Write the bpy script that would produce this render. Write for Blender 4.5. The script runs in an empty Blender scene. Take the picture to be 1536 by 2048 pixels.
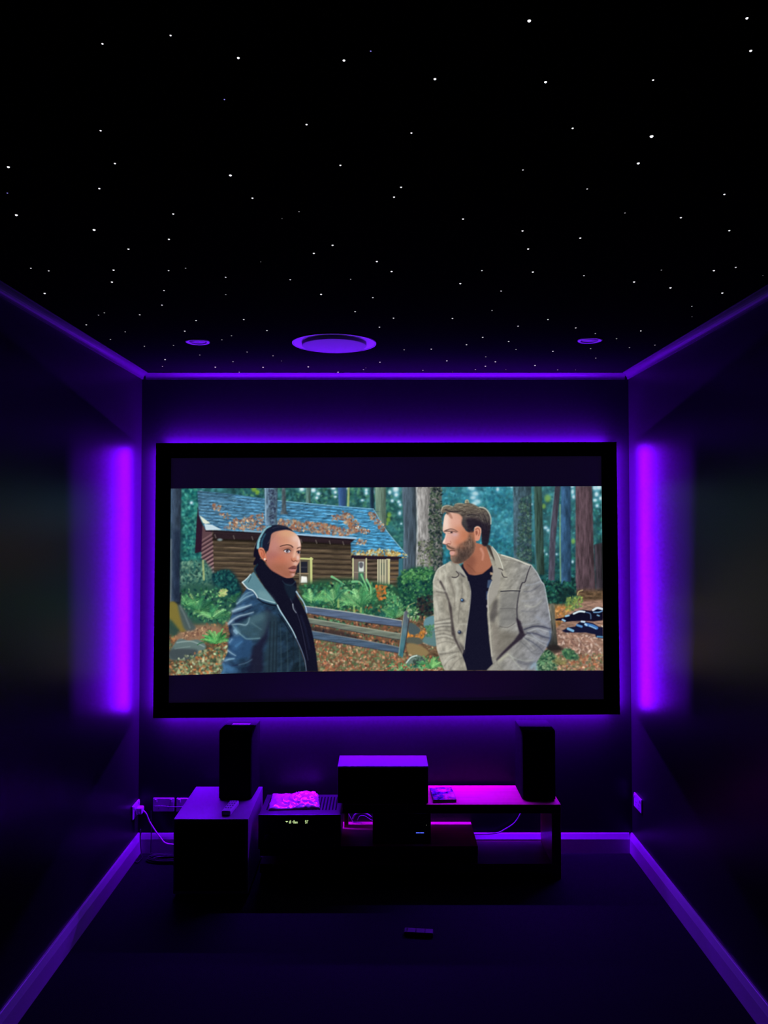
import bpy, bmesh, math, random
import numpy as np
from mathutils import Vector, Matrix, noise as mnoise

# ------------------------------------------------------------------ the projected film frame, painted as arrays
OX, OY, CW, CH = 334, 968, 880, 390

def _blur(a, s):
    if s <= 0.05: return a
    r = max(1, int(s * 2.6)); k = np.exp(-0.5 * (np.arange(-r, r + 1) / s) ** 2); k /= k.sum()
    for ax in (0, 1):
        pad = [(0, 0)] * a.ndim; pad[ax] = (r, r)
        b = np.pad(a, pad, mode='edge'); n = a.shape[ax]; o = 0
        for i, w in enumerate(k):
            o = o + w * (b[i:i + n] if ax == 0 else b[:, i:i + n])
        a = o
    return a

def _vnoise(rs, sx, sy, oct=3, shear=0.0):
    """value noise over the canvas, cells sx by sy pixels, 0..1"""
    Y, X = np.mgrid[0:CH, 0:CW].astype(float)
    X = X + shear * Y; out = 0; amp = 1; tot = 0
    for o in range(oct):
        gx, gy = (X - X.min()) / sx, Y / sy
        g = rs.rand(int(gy.max()) + 3, int(gx.max()) + 3)
        ix, iy = gx.astype(int), gy.astype(int); fx, fy = gx - ix, gy - iy
        fx, fy = fx * fx * (3 - 2 * fx), fy * fy * (3 - 2 * fy)
        v = (g[iy, ix] * (1 - fx) + g[iy, ix + 1] * fx) * (1 - fy) + (g[iy + 1, ix] * (1 - fx) + g[iy + 1, ix + 1] * fx) * fy
        out = out + amp * v; tot += amp; amp *= .55; sx = max(1.01, sx / 2); sy = max(1.01, sy / 2)
    return out / tot

def _curve(pts, closed, per=6):
    P = np.array(pts, float); n = len(P); out = []
    for i in range(n if closed else n - 1):
        a, b, c, d = (P[(i + k) % n] if closed else P[min(max(i + k, 0), n - 1)] for k in (-1, 0, 1, 2))
        for k in range(per):
            t = k / per
            out.append(.5 * (2 * b + (c - a) * t + (2 * a - 5 * b + 4 * c - d) * t * t + (3 * b - a - 3 * c + d) * t ** 3))
    if not closed: out.append(P[-1])
    return np.array(out)

class Canvas:
    def __init__(self, seed):
        self.p = np.zeros((CH, CW, 3)); self.rs = np.random.RandomState(seed)
    def poly(self, pts, soft=.5, curved=False):
        P = _curve(pts, True) if curved else np.array(pts, float)
        S = 3
        x0, y0 = np.floor(P.min(0)).astype(int) - 1; x1, y1 = np.ceil(P.max(0)).astype(int) + 2
        x0, y0, x1, y1 = max(x0, OX), max(y0, OY), min(x1, OX + CW), min(y1, OY + CH)
        M = np.zeros((CH, CW))
        if x1 <= x0 or y1 <= y0: return M
        ys = y0 + (np.arange((y1 - y0) * S) + .5) / S; xs = x0 + (np.arange((x1 - x0) * S) + .5) / S
        ins = np.zeros((len(ys), len(xs)), bool)
        Q = np.roll(P, -1, 0)
        for (ax, ay), (bx, by) in zip(P, Q):
            if ay == by: continue
            rows = np.where((ys >= min(ay, by)) & (ys < max(ay, by)))[0]
            if len(rows) == 0: continue
            xi = ax + (ys[rows] - ay) * (bx - ax) / (by - ay)
            ins[rows] ^= xs[None, :] < xi[:, None]
        m = ins.reshape(y1 - y0, S, x1 - x0, S).mean((1, 3))
        M[y0 - OY:y1 - OY, x0 - OX:x1 - OX] = m
        return _blur(M, soft)
    def put(self, m, col, a=1.0):
        col = np.asarray(col, float)
        m = (m * a)[..., None]
        self.p = self.p * (1 - m) + col * m
    def fill(self, pts, col, a=1.0, soft=.5, curved=False):
        m = self.poly(pts, soft, curved); self.put(m, col, a); return m
    def grad(self, p, q, c0, c1):
        Y, X = np.mgrid[0:CH, 0:CW]
        d = np.array(q, float) - p; t = ((X + OX - p[0]) * d[0] + (Y + OY - p[1]) * d[1]) / (d @ d)
        t = np.clip(t, 0, 1)[..., None]
        return np.array(c0, float) * (1 - t) + np.array(c1, float) * t
    def line(self, pts, w, col, a=1.0, soft=.4, curved=True):
        """tapering stroke: w is a width or (start, end)"""
        P = _curve(pts, False, 5) if curved and len(pts) > 2 else np.array(pts, float)
        w0, w1 = w if isinstance(w, tuple) else (w, w)
        mw = max(w0, w1) / 2 + soft + 1.5
        x0, y0 = np.floor(P.min(0) - mw).astype(int); x1, y1 = np.ceil(P.max(0) + mw).astype(int)
        x0, y0, x1, y1 = max(x0, OX), max(y0, OY), min(x1, OX + CW), min(y1, OY + CH)
        if x1 <= x0 or y1 <= y0: return
        Y, X = np.mgrid[y0:y1, x0:x1] + .5
        best = np.full(X.shape, -1e9); n = len(P) - 1
        for i in range(n):
            A, B = P[i], P[i + 1]; d = B - A; L = d @ d + 1e-9
            t = np.clip(((X - A[0]) * d[0] + (Y - A[1]) * d[1]) / L, 0, 1)
            D = np.hypot(X - A[0] - t * d[0], Y - A[1] - t * d[1])
            best = np.maximum(best, (w0 + (w1 - w0) * (i + t) / n) / 2 - D)
        s = max(soft, .3)
        m = np.clip(best / (2 * s) + .5, 0, 1)[..., None] * a
        v = self.p[y0 - OY:y1 - OY, x0 - OX:x1 - OX]
        v[:] = v * (1 - m) + np.array(col, float) * m
    def dab(self, x, y, rx, ry, col, a=1.0, ang=0.0, hard=2.0):
        r = max(rx, ry) * 1.7 + 1
        x0, y0, x1, y1 = max(int(x - r), OX), max(int(y - r), OY), min(int(x + r) + 2, OX + CW), min(int(y + r) + 2, OY + CH)
        if x1 <= x0 or y1 <= y0: return
        Y, X = np.mgrid[y0:y1, x0:x1] + .5
        c, s = np.cos(ang), np.sin(ang)
        u = ((X - x) * c + (Y - y) * s) / rx; v = (-(X - x) * s + (Y - y) * c) / ry
        m = np.exp(-(u * u + v * v) ** hard * .69)[..., None] * a
        q = self.p[y0 - OY:y1 - OY, x0 - OX:x1 - OX]
        q[:] = q * (1 - m) + np.array(col, float) * m
    def scatter(self, n, region, cols, r=(1, 2), ar=1.6, a=(.5, .95), soft_edge=True):
        """n leaf-like flecks inside a polygon"""
        P = np.array(region, float); x0, y0 = P.min(0); x1, y1 = P.max(0)
        M = self.poly(region, .3); k = 0; rs = self.rs
        while k < n:
            x, y = rs.uniform(x0, x1), rs.uniform(y0, y1)
            iy, ix = int(y - OY), int(x - OX)
            k += .2
            if not (0 <= iy < CH and 0 <= ix < CW) or M[iy, ix] < .5: continue
            k += .8
            c = np.array(cols[rs.randint(len(cols))], float) * rs.uniform(.82, 1.18); q = rs.uniform(*r)
            self.dab(x, y, q * ar, q, np.clip(c, 0, 255), rs.uniform(*a), rs.uniform(0, np.pi), 1.6)
    def fern(self, x, y, n, L, a0, a1, cols, w=3.0):
        """arching fronds fanning out of one point, each with leaflets"""
        rs = self.rs
        for i in range(n):
            a = np.radians(rs.uniform(a0, a1)); l = L * rs.uniform(.6, 1.05); droop = l * rs.uniform(.15, .5)
            c = np.array(cols[rs.randint(len(cols))], float) * rs.uniform(.75, 1.2)
            T = np.linspace(0, 1, 9)
            px = x + rs.uniform(-4, 4) + np.cos(a) * l * T; py = y - np.sin(a) * l * T + droop * T ** 2.4
            pts = np.stack([px, py], 1)
            self.line(pts, (w * .6, .8), np.clip(c * .8, 0, 255), .75, .5)
            for t in np.linspace(.15, .97, int(l / 2.6)):
                j = t * 8; i0 = min(int(j), 7); p = pts[i0] + (pts[i0 + 1] - pts[i0]) * (j - i0)
                d = pts[i0 + 1] - pts[i0]; d = d / (np.hypot(*d) + 1e-6); nrm = np.array([-d[1], d[0]])
                s = w * 1.7 * (1 - t) ** .6 + .8
                for sg in (-1, 1):
                    e = p + (nrm * sg + d * .7) * s
                    self.line([p, e], (1.3, .6), np.clip(c * rs.uniform(.85, 1.2), 0, 255), .6, .4)

def _z(ox, oy, s):
    return lambda *v: [(ox + v[i] / s, oy + v[i + 1] / s) for i in range(0, len(v), 2)]

def paint_picture():
    C = Canvas(7); rs = C.rs
    N = lambda sx, sy, o=3, sh=0: _vnoise(rs, sx, sy, o, sh)[..., None]
    Y, X = np.mgrid[0:CH, 0:CW]; X = X + OX; Y = Y + OY
    # ---- forest backdrop
    base = C.grad((340, 972), (340, 1200), (44, 92, 96), (24, 62, 60))
    n1, n2 = N(26, 22, 4), N(7, 7, 3)
    C.p = base * (.35 + 1.3 * n1) * (.6 + .8 * n2)
    teal = np.exp(-((X - 385) / 26.) ** 2)[..., None]; C.p = C.p * (1 - .5 * teal) + np.array((40, 128, 122)) * (.45 + 1.1 * N(6, 7, 3)) * .5 * teal
    cy = (np.exp(-((X - 985) / 55.) ** 2) * np.clip((1150 - Y) / 60., 0, 1))[..., None]
    C.p = C.p * (1 - .75 * cy) + np.array((38, 122, 142)) * (.35 + 1.3 * N(9, 8, 4)) * .75 * cy
    C.scatter(700, [(365, 972), (398, 972), (398, 1130), (365, 1180)], [(30, 110, 105), (80, 165, 150), (16, 62, 70), (60, 140, 120), (20, 80, 85)], (1, 2.6))
    C.scatter(1500, [(884, 972), (1030, 972), (1030, 1130), (884, 1130)], [(40, 130, 150), (18, 75, 100), (90, 180, 195), (30, 105, 110), (25, 95, 125), (14, 60, 80)], (1, 2.8))
    C.scatter(900, [(1060, 972), (1208, 972), (1208, 1180), (1060, 1180)], [(28, 92, 96), (20, 66, 80), (70, 150, 150), (40, 110, 90), (16, 50, 62)], (1, 2.6))
    C.scatter(700, [(480, 972), (810, 972), (810, 1020), (480, 1000)], [(50, 110, 90), (35, 85, 90), (90, 150, 110), (24, 60, 66), (70, 130, 130)], (1, 2.6))
    C.scatter(320, [(776, 1000), (834, 1000), (834, 1140), (776, 1060)], [(40, 100, 90), (70, 130, 110), (24, 66, 66)], (1, 2.6))
    for x, y, rx, ry in ((402, 984, 3, 2), (406, 975, 3, 2), (428, 975, 3, 1.5), (383, 1006, 3, 3), (604, 979, 5, 4), (627, 981, 5, 4), (637, 988, 4, 3), (634, 996, 3, 3), (667, 977, 5, 3), (671, 985, 3, 3),
                         (671, 994, 3, 2), (693, 977, 3, 3), (733, 981, 3, 4), (733, 987, 3, 3), (746, 984, 3, 4), (725, 1001, 3, 2), (755, 983, 2, 2), (792, 979, 6, 7), (793, 990, 4, 4), (798, 1004, 3, 3), (801, 1010, 3, 3), (785, 1002, 3, 3), (780, 985, 3, 4),
                         (800, 1027, 3, 4), (803, 1048, 2, 2), (945, 977, 6, 5), (951, 988, 7, 5), (947, 996, 6, 4), (955, 1004, 7, 5), (949, 1008, 6, 4), (940, 976, 4, 3), (996, 979, 3, 4), (1024, 974, 3, 2), (1145, 974, 4, 2), (1148, 994, 3, 4), (1146, 984, 3, 5),
                         (1192, 976, 6, 5), (1199, 975, 5, 5), (1194, 989, 4, 5), (1195, 1012, 3, 3), (1191, 1001, 4, 3), (1202, 997, 3, 4), (1065, 1009, 2, 2), (1092, 1056, 4, 3), (1097, 1061, 3, 3), (1088, 1102, 2, 3), (1094, 1109, 2, 2), (1114, 1109, 2, 2), (1146, 1124, 2, 3)):
        C.dab(x, y, rx * 1.5, ry * 1.5, (120, 195, 225), .5); C.dab(x, y, rx * .85, ry * .85, (232, 246, 250), .9)
    for x, y, r in ((1096, 997, 6), (1088, 1013, 4), (779, 1030, 4), (777, 1040, 4), (774, 1048, 3), (515, 985, 4), (508, 978, 5), (1147, 1083, 4)):
        C.dab(x, y, r, r * 1.2, (150, 190, 50), .7)
    hz = _blur(C.p, 1.3); C.p = .45 * C.p + .55 * hz
    mist = (np.exp(-((X - 1010) / 190.) ** 2) * np.clip((1160 - Y) / 90., 0, 1))[..., None] * (.5 + N(60, 40, 2)) * .34
    C.p = C.p * (1 - mist) + np.array((96, 166, 182)) * mist
    # ---- trunks
    def trunk(pts, col, tex=.35, sx=3, sy=26, edge=None, soft=1.0):
        m = C.poly(pts, soft)
        t = np.array(col, float) * (1 - tex + 2 * tex * N(sx, sy, 3))
        xs = [p[0] for p in pts]; u = np.clip((X - min(xs)) / (max(xs) - min(xs)), 0, 1)[..., None]
        t = t * (1.15 - .45 * u)
        C.p = C.p * (1 - m[..., None]) + t * m[..., None]
        return m
    trunk([(612, 972), (622, 972), (622, 1010), (612, 1010)], (86, 118, 112))
    trunk([(676, 972), (694, 972), (692, 1016), (678, 1014)], (58, 92, 142), .2)
    trunk([(696, 972), (700, 972), (699, 1014), (695, 1014)], (150, 170, 110), .3)
    trunk([(740, 972), (748, 972), (749, 1022), (741, 1018)], (34, 56, 78))
    trunk([(750, 972), (772, 972), (773, 1058), (766, 1050), (752, 1028)], (112, 138, 122), .22)
    trunk([(804, 972), (834, 972), (834, 1142), (806, 1142), (808, 1060)], (78, 94, 108), .35)
    m = trunk([(832, 972), (884, 972), (884, 1050), (886, 1150), (862, 1160), (848, 1150), (832, 1140), (834, 1050)], (142, 140, 138), .42, 2.6, 13)
    C.scatter(520, [(862, 975), (884, 975), (886, 1150), (868, 1150), (858, 1060)], [(40, 52, 60), (60, 78, 62), (28, 40, 42), (80, 98, 80)], (.8, 2), 1.8)
    C.scatter(160, [(836, 1080), (866, 1080), (866, 1150), (836, 1140)], [(86, 104, 70), (110, 112, 96), (60, 66, 64)], (.8, 1.8))
    C.line([(834, 975), (836, 1050), (834, 1130)], 1.6, (185, 198, 205), .5)
    trunk([(1027, 972), (1063, 972), (1064, 1125), (1028, 1125)], (66, 90, 102), .4, 4, 10)
    C.scatter(420, [(1040, 1000), (1063, 990), (1064, 1125), (1034, 1125)], [(44, 76, 74), (70, 98, 82), (40, 62, 68), (88, 120, 112)], (.8, 2.2))
    trunk([(1069, 972), (1084, 972), (1090, 1150), (1072, 1150)], (56, 80, 72), .4)
    C.line([(1066, 990), (1070, 1080), (1073, 1140)], 3, (70, 130, 150), .5, 1)
    trunk([(1111, 972), (1122, 972), (1112, 1080), (1110, 1172), (1097, 1172), (1101, 1060)], (74, 72, 86), .35, 4, 20)
    C.line([(1109, 985), (1103, 1040), (1099, 1080)], 2, (110, 165, 170), .5, 1)
    trunk([(1123, 972), (1142, 972), (1143, 1165), (1122, 1168)], (52, 86, 120), .35, 5, 18)
    C.line([(1121, 1010), (1121, 1080), (1122, 1165)], 3, (122, 165, 128), .75, .8)
    trunk([(1152, 972), (1185, 972), (1188, 1090), (1193, 1190), (1200, 1222), (1146, 1222), (1152, 1170), (1152, 1080)], (88, 70, 78), .4, 3.4, 22)
    trunk([(1189, 1090), (1208, 1085), (1208, 1216), (1194, 1216)], (58, 52, 60), .4)
    C.line([(1204.5, 975), (1206, 1090), (1208, 1200)], 1.2, (170, 205, 195), .55)
    # ---- ground first, under the cabin's foot
    m = C.poly([(336, 1190), (1212, 1180), (1212, 1356), (336, 1356)], 3)
    g = np.array((104, 82, 62)) * (.4 + 1.05 * N(8, 4, 4))
    C.p = C.p * (1 - m[..., None]) + g * m[..., None]
    # ---- cabin
    wall = [(424, 1060), (594, 1068), (714, 1078), (704, 1088), (704, 1188), (422, 1188)]
    m = C.poly(wall)
    rows = .5 + .5 * np.sin((Y - (X - 430) * .035) * 2 * np.pi / 10.2)[..., None]
    t = np.array((98, 83, 66)) * (.62 + .4 * rows) * (.62 + .76 * N(26, 2.2, 3))
    t = t * (1 - .5 * np.exp(-((Y - 1076 - (X - 430) * .05) / 9.) ** 2))[..., None]
    C.p = C.p * (1 - m[..., None]) + t * m[..., None]
    for k in range(10):
        y = 1092 + k * 10.2
        C.line([(428, y), (560, y + 4), (703, y + 8)], 1.9, (46, 37, 36), .6, .9); C.line([(430, y - 3.2), (560, y + .8), (703, y + 4.8)], 1.6, (146, 126, 98), .26 if k > 1 else .1, 1)
    C.fill([(426, 1062), (595, 1069), (712, 1079), (704, 1090), (590, 1083), (428, 1078)], (42, 30, 38), .88, 1.2)
    for x in (430, 467, 504, 602, 632, 659, 686): C.line([(x, 1070 + (x - 430) * .055), (x + 2, 1076 + (x - 430) * .055)], 2.2, (120, 112, 104), .6)
    C.dab(440, 1080, 5, 2.5, (150, 170, 175), .8)
    # gable side
    C.fill([(404, 1050), (424, 1062), (428, 1150), (416, 1168), (404, 1120), (402, 1090)], (92, 66, 72), 1, .6)
    for k in range(13):
        y = 1068 + k * 8.4
        C.line([(403, y + 14), (425 + k * .2, y)], 3.0, (196, 158, 156), .3 + .05 * k if k < 10 else .75, .8)
        C.line([(404, y + 18.4), (426, y + 4.4)], 2.0, (52, 34, 44), .7, .7)
    C.fill([(396, 1012), (399, 1034), (405, 1050), (403, 1104), (390, 1107), (393, 1050)], (44, 24, 42), 1, .6)
    # roof
    roof = [(395, 982), (460, 988), (528, 997), (555, 1001), (650, 1010), (747, 1018), (774, 1062), (817, 1115), (703, 1112), (702, 1086), (714, 1077), (594, 1070), (521, 1065), (411, 1060), (398, 1032)]
    m = C.poly(roof, .6)
    tt = C.grad((400, 1010), (800, 1090), (78, 122, 152), (72, 150, 194))
    slope = Y - (X - 400) * .085
    t = tt * (.5 + .92 * N(9, 1.9, 3, 0)) * (.86 + .28 * (.5 + .5 * np.sin(slope * 2 * np.pi / 6.2)))[..., None]
    C.p = C.p * (1 - m[..., None]) + t * m[..., None]
    for k in range(420):
        x, y = rs.uniform(400, 800), rs.uniform(988, 1110)
        if m[int(y - OY), int(x - OX)] < .9: continue
        C.line([(x, y), (x + rs.uniform(5, 16), y + rs.uniform(.5, 1.6))], (1.5, .6), [(150, 205, 230), (26, 66, 108), (110, 170, 205), (30, 84, 130)][rs.randint(4)], .6, .5)
    C.fill([(398, 984), (470, 990), (468, 1000), (398, 996)], (50, 84, 104), .5, 3)
    C.line([(555, 1001.5), (650, 1010.5), (745, 1018.5)], 1.6, (150, 205, 232), .7)
    C.line([(747, 1018), (774, 1062), (816, 1113)], 1.6, (160, 195, 205), .7)
    rust = [(172, 108, 74), (190, 140, 100), (142, 90, 70), (214, 186, 150), (112, 80, 74), (150, 126, 104), (120, 140, 150)]
    C.scatter(34, [(424, 1008), (442, 1012), (440, 1022), (428, 1020)], rust, (.9, 2)); C.scatter(26, [(436, 1024), (462, 1030), (456, 1038), (440, 1032)], rust, (.8, 1.7))
    C.scatter(230, [(462, 1040), (528, 1028), (530, 1062), (446, 1058)], rust, (.8, 2)); C.scatter(520, [(556, 1040), (640, 1046), (716, 1064), (690, 1072), (590, 1062), (552, 1054)], rust, (.9, 2.3))
    C.scatter(150, [(686, 1022), (704, 1030), (726, 1058), (708, 1066), (690, 1046)], rust, (.9, 2.1)); C.scatter(60, [(664, 1032), (690, 1030), (692, 1040), (664, 1042)], rust, (.8, 1.8))
    C.scatter(110, [(736, 1026), (748, 1026), (772, 1056), (766, 1068), (742, 1040)], rust, (.9, 2)); C.scatter(70, [(712, 1052), (742, 1062), (734, 1068), (712, 1062)], rust + [(235, 225, 205)], (.8, 1.7))
    C.scatter(40, [(716, 1078), (738, 1082), (734, 1090), (712, 1090)], rust + [(220, 225, 220)], (.8, 1.8))
    C.scatter(260, [(702, 1104), (770, 1098), (812, 1108), (818, 1116), (704, 1114)], [(176, 142, 66), (206, 176, 100), (128, 92, 50), (214, 206, 160)], (.8, 2))
    C.fill([(399, 1031), (421, 1047), (411, 1048.5), (406, 1046)], (232, 238, 216), .95, .5); C.fill([(409, 1049), (424, 1050), (444, 1060), (412, 1061)], (204, 224, 232), .95, .5)
    C.line([(490, 1062), (530, 1066)], 5, (150, 186, 206), .7, 1); C.line([(588, 1069), (650, 1073), (712, 1077)], (3.4, 4), (168, 204, 232), .9, .6)
    C.line([(412, 1062.5), (521, 1067), (594, 1072), (706, 1081)], 2.2, (22, 16, 28), .85, .6)
    # trunks growing in front of the roof
    trunk([(529, 972), (556, 972), (554, 1052), (531, 1052)], (96, 122, 144), .38, 4, 9, soft=.8); C.line([(531, 975), (532, 1048)], 2, (170, 205, 222), .6, .8)
    C.scatter(90, [(538, 980), (552, 980), (550, 1048), (540, 1048)], [(48, 58, 82), (66, 82, 104)], (.8, 2), 1.5)
    trunk([(564, 972), (571, 972), (573, 1022), (577, 1029), (560, 1029), (564, 1018)], (80, 92, 100), .35, 3, 9)
    # right wing
    wing = [(703, 1113), (800, 1115), (798, 1178), (703, 1178)]
    m = C.poly(wing); t = np.array((92, 78, 66)) * (.6 + .5 * (.5 + .5 * np.sin(Y * 2 * np.pi / 9)))[..., None] * (.7 + .6 * N(14, 3, 2)); C.p = C.p * (1 - m[..., None]) + t * m[..., None]
    C.fill([(703, 1111), (804, 1114), (800, 1121), (703, 1118)], (36, 24, 38), .95, .7)
    cream = (206, 206, 156)
    C.fill([(706, 1119), (734, 1119), (733, 1166), (706, 1166)], (116, 104, 96), 1, .5); C.fill([(717, 1125), (728, 1125), (728, 1166), (717, 1166)], (66, 110, 88), 1, .5)
    C.fill([(718, 1124), (728, 1124), (728, 1144), (718, 1144)], (216, 222, 214), 1, .6); C.fill(_z(775 - 220, 965, 6.98)(1150, 1120, 1190, 1120, 1200, 1160, 1180, 1200, 1150, 1190, 1140, 1150), (84, 84, 92), .9, .6, True)
    for x in (706.5, 733): C.line([(x, 1118), (x, 1168)], 3, cream, .9, .5, False)
    C.line([(706, 1145), (733, 1146)], 1.2, (170, 160, 140), .8)
    C.fill([(755, 1119), (781, 1119), (780, 1170), (755, 1170)], (140, 136, 116), 1, .5)
    for x in (756, 761, 766, 771, 779): C.line([(x, 1120), (x, 1168)], 2.0, (214, 208, 172), .85, .5, False)
    C.line([(763.5, 1127), (763.5, 1150)], 2, (92, 106, 92), .8); C.line([(768.5, 1127), (768.5, 1150)], 2, (92, 106, 92), .8)
    C.line([(774, 1119), (780, 1119.5)], 2, (214, 208, 172), .8); C.line([(778, 1120), (778, 1172)], 3, (222, 214, 156), .8, .5, False)
    for y in (1126, 1137, 1148, 1159): C.line([(782, y), (797, y)], 4.2, (128, 104, 74), .75, .8)
    C.fill([(798, 1118), (806, 1117), (804, 1182), (797, 1182)], (58, 108, 124), 1, .6)
    # front window
    C.fill([(598, 1116), (625, 1117), (625, 1170), (598, 1170)], (92, 84, 70), 1, .5); C.fill([(602, 1124), (615, 1124), (615, 1146), (602, 1146)], (34, 36, 48), 1, .5); C.fill([(592, 1124), (599, 1124), (599, 1146), (592, 1146)], (34, 36, 48), 1, .5)
    C.line([(597, 1117.5), (625, 1118.5)], 3.4, (206, 212, 138), .95, .4, False); C.line([(622.5, 1117), (623, 1168)], 4.6, (206, 212, 138), .95, .4, False); C.line([(618, 1122), (618, 1166)], 1.6, (122, 126, 88), .9)
    C.line([(600.5, 1122), (600.5, 1166)], 1.6, (170, 160, 140), .9); C.line([(596, 1147.5), (617, 1148)], 1.6, (176, 150, 116), .9); C.line([(602, 1135), (615, 1135)], 1, (90, 90, 96), .8)
    C.fill([(603, 1153), (614, 1154), (615, 1166), (602, 1166)], (246, 246, 238), 1, .6); C.line([(604, 1169), (614, 1169)], 3, (186, 140, 100), .9)
    # ---- planting behind the fence
    gr = [(62, 132, 84), (104, 168, 106), (38, 96, 68), (138, 194, 130), (50, 116, 88)]
    dk = [(22, 62, 58), (14, 42, 50), (38, 88, 74), (28, 74, 58)]
    C.fill([(596, 1172), (640, 1160), (700, 1158), (760, 1166), (792, 1172), (800, 1190), (790, 1246), (700, 1232), (610, 1216)], (40, 84, 60), .95, 4)
    C.scatter(700, [(600, 1172), (700, 1162), (790, 1172), (790, 1242), (700, 1226), (610, 1212)], gr + dk + [(140, 96, 62)], (1, 2.4))
    C.fern(640, 1214, 16, 52, 35, 150, gr[:3] + dk[2:]); C.fern(700, 1212, 16, 56, 30, 150, gr[:4]); C.fern(738, 1206, 18, 50, 40, 165, gr); C.fern(668, 1216, 10, 40, 30, 140, gr)
    for p, w in (((664, 1154), (675, 1160), (690, 1170)), 5), (((705, 1164), (722, 1166), (735, 1190)), 5), (((682, 1182), (700, 1182), (716, 1194)), 4.6), (((734, 1160), (742, 1178), (740, 1200)), 4.4), (((723, 1150), (730, 1166), (737, 1182)), 4):
        C.line(p, (w, 1.4), (128, 204, 142), .85, .7)
    for x, y, d in ((709, 1218, -1), (722, 1218, 1), (677, 1208, 0), (652, 1196, -1)): C.line([(x, y + 6), (x + d, y - 8), (x + 2 * d, y - 20)], (5, 1), (150, 182, 108), .8, .6)
    C.scatter(60, [(752, 1172), (772, 1172), (772, 1200), (756, 1200)], [(206, 124, 58), (190, 96, 44), (150, 110, 60)], (1, 2.2)); C.fern(776, 1236, 14, 34, 20, 170, [(40, 104, 88), (60, 130, 110), (28, 76, 72)])
    C.fill([(796, 1160), (812, 1142), (838, 1134), (866, 1142), (870, 1176), (868, 1232), (830, 1238), (806, 1220), (796, 1190)], (28, 74, 58), .97, 3, True)
    C.scatter(900, [(796, 1158), (820, 1138), (868, 1140), (868, 1234), (808, 1226)], dk + [(58, 118, 74), (86, 146, 92), (40, 98, 62)], (.9, 2.3))
    C.scatter(160, [(800, 1140), (866, 1134), (860, 1158), (804, 1168)], [(74, 136, 78), (104, 164, 100), (50, 108, 66)], (1, 2)); C.scatter(200, [(836, 1196), (866, 1190), (866, 1240), (830, 1240)], [(22, 26, 40), (36, 52, 46), (60, 46, 46)], (1, 2.4))
    C.scatter(200, [(775, 1180), (800, 1196), (808, 1226), (776, 1232)], gr, (1, 2.2)); C.fern(792, 1236, 12, 36, 30, 150, gr)
    C.fern(626, 1206, 12, 44, 30, 140, gr, 3.6); C.fern(720, 1214, 16, 62, 30, 150, gr[:2] + gr[3:4], 4.2); C.fern(668, 1206, 14, 52, 40, 150, gr[:2] + gr[3:], 4.0)
    # left planting
    C.fill([(364, 1130), (400, 1122), (424, 1140), (430, 1180), (352, 1186)], (70, 116, 104), .95, 3, True); C.scatter(420, [(358, 1126), (410, 1120), (424, 1172), (356, 1180)], [(84, 132, 112), (44, 92, 88), (112, 152, 128), (30, 66, 66)], (1, 2.2))
    C.line([(406, 1122), (408, 1160)], 4, (206, 208, 132), .6, 1)
    C.fill([(424, 1156), (440, 1142), (462, 1142), (478, 1164), (486, 1190), (470, 1226), (436, 1206)], (16, 48, 58), .97, 3, True); C.scatter(360, [(424, 1150), (452, 1138), (474, 1158), (480, 1196), (438, 1198)], [(24, 76, 78), (12, 40, 52), (40, 104, 96), (16, 56, 64)], (1, 2.4))
    C.fill([(350, 1186), (380, 1168), (430, 1172), (462, 1196), (462, 1242), (430, 1256), (372, 1246), (348, 1226)], (44, 86, 74), .95, 4, True); C.scatter(420, [(352, 1180), (440, 1176), (462, 1206), (458, 1246), (364, 1240)], gr + dk, (1, 2.3))
    C.fern(398, 1226, 26, 56, 25, 150, gr + [(140, 176, 112)]); C.fern(424, 1238, 22, 46, 15, 150, gr); C.fern(372, 1212, 12, 36, 30, 150, gr); C.fern(470, 1206, 8, 32, 40, 150, dk + gr[:2])
    C.scatter(60, [(440, 1180), (454, 1180), (452, 1192), (436, 1194)], [(206, 206, 140), (150, 186, 110)], (1, 2))
    C.fill([(341, 1186), (363, 1186), (361, 1214), (341, 1216)], (30, 34, 48), .9, 1)
    trunk([(341, 972), (363, 972), (361, 1060), (360, 1120), (359, 1204), (341, 1204)], (56, 72, 92), .35, 5, 18); C.fill([(347, 1060), (361, 1060), (360, 1202), (346, 1202)], (20, 30, 52), .62, 4)
    C.line([(342, 1080), (342, 1150), (341, 1204)], 4, (110, 120, 128), .6, 1.2)
    # litter, rocks, grass at left
    C.scatter(800, [(337, 1262), (470, 1240), (470, 1352), (337, 1352)], [(150, 96, 60), (96, 112, 78), (186, 122, 76), (70, 90, 66), (116, 76, 58), (210, 150, 96), (60, 78, 60)], (1, 2.4))
    C.fill([(360, 1264), (400, 1250), (440, 1254), (448, 1276), (400, 1286), (352, 1282)], (150, 116, 92), .85, 3, True); C.scatter(140, [(362, 1262), (420, 1252), (430, 1270), (366, 1280)], [(186, 148, 116), (116, 84, 70)], (.8, 1.8))
    C.fill([(338, 1208), (348, 1204), (358, 1214), (366, 1234), (376, 1258), (362, 1264), (342, 1250), (337, 1236)], (124, 112, 54), 1, 1.4, True); C.fill([(356, 1210), (368, 1218), (382, 1242), (392, 1258), (372, 1262), (362, 1240)], (72, 88, 90), .95, 2, True); C.line([(360, 1212), (370, 1232), (380, 1256)], 3, (126, 140, 138), .5, 1.5)
    C.fill([(337, 1236), (346, 1244), (360, 1262), (352, 1272), (337, 1270)], (44, 72, 66), .9, 2)
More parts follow.
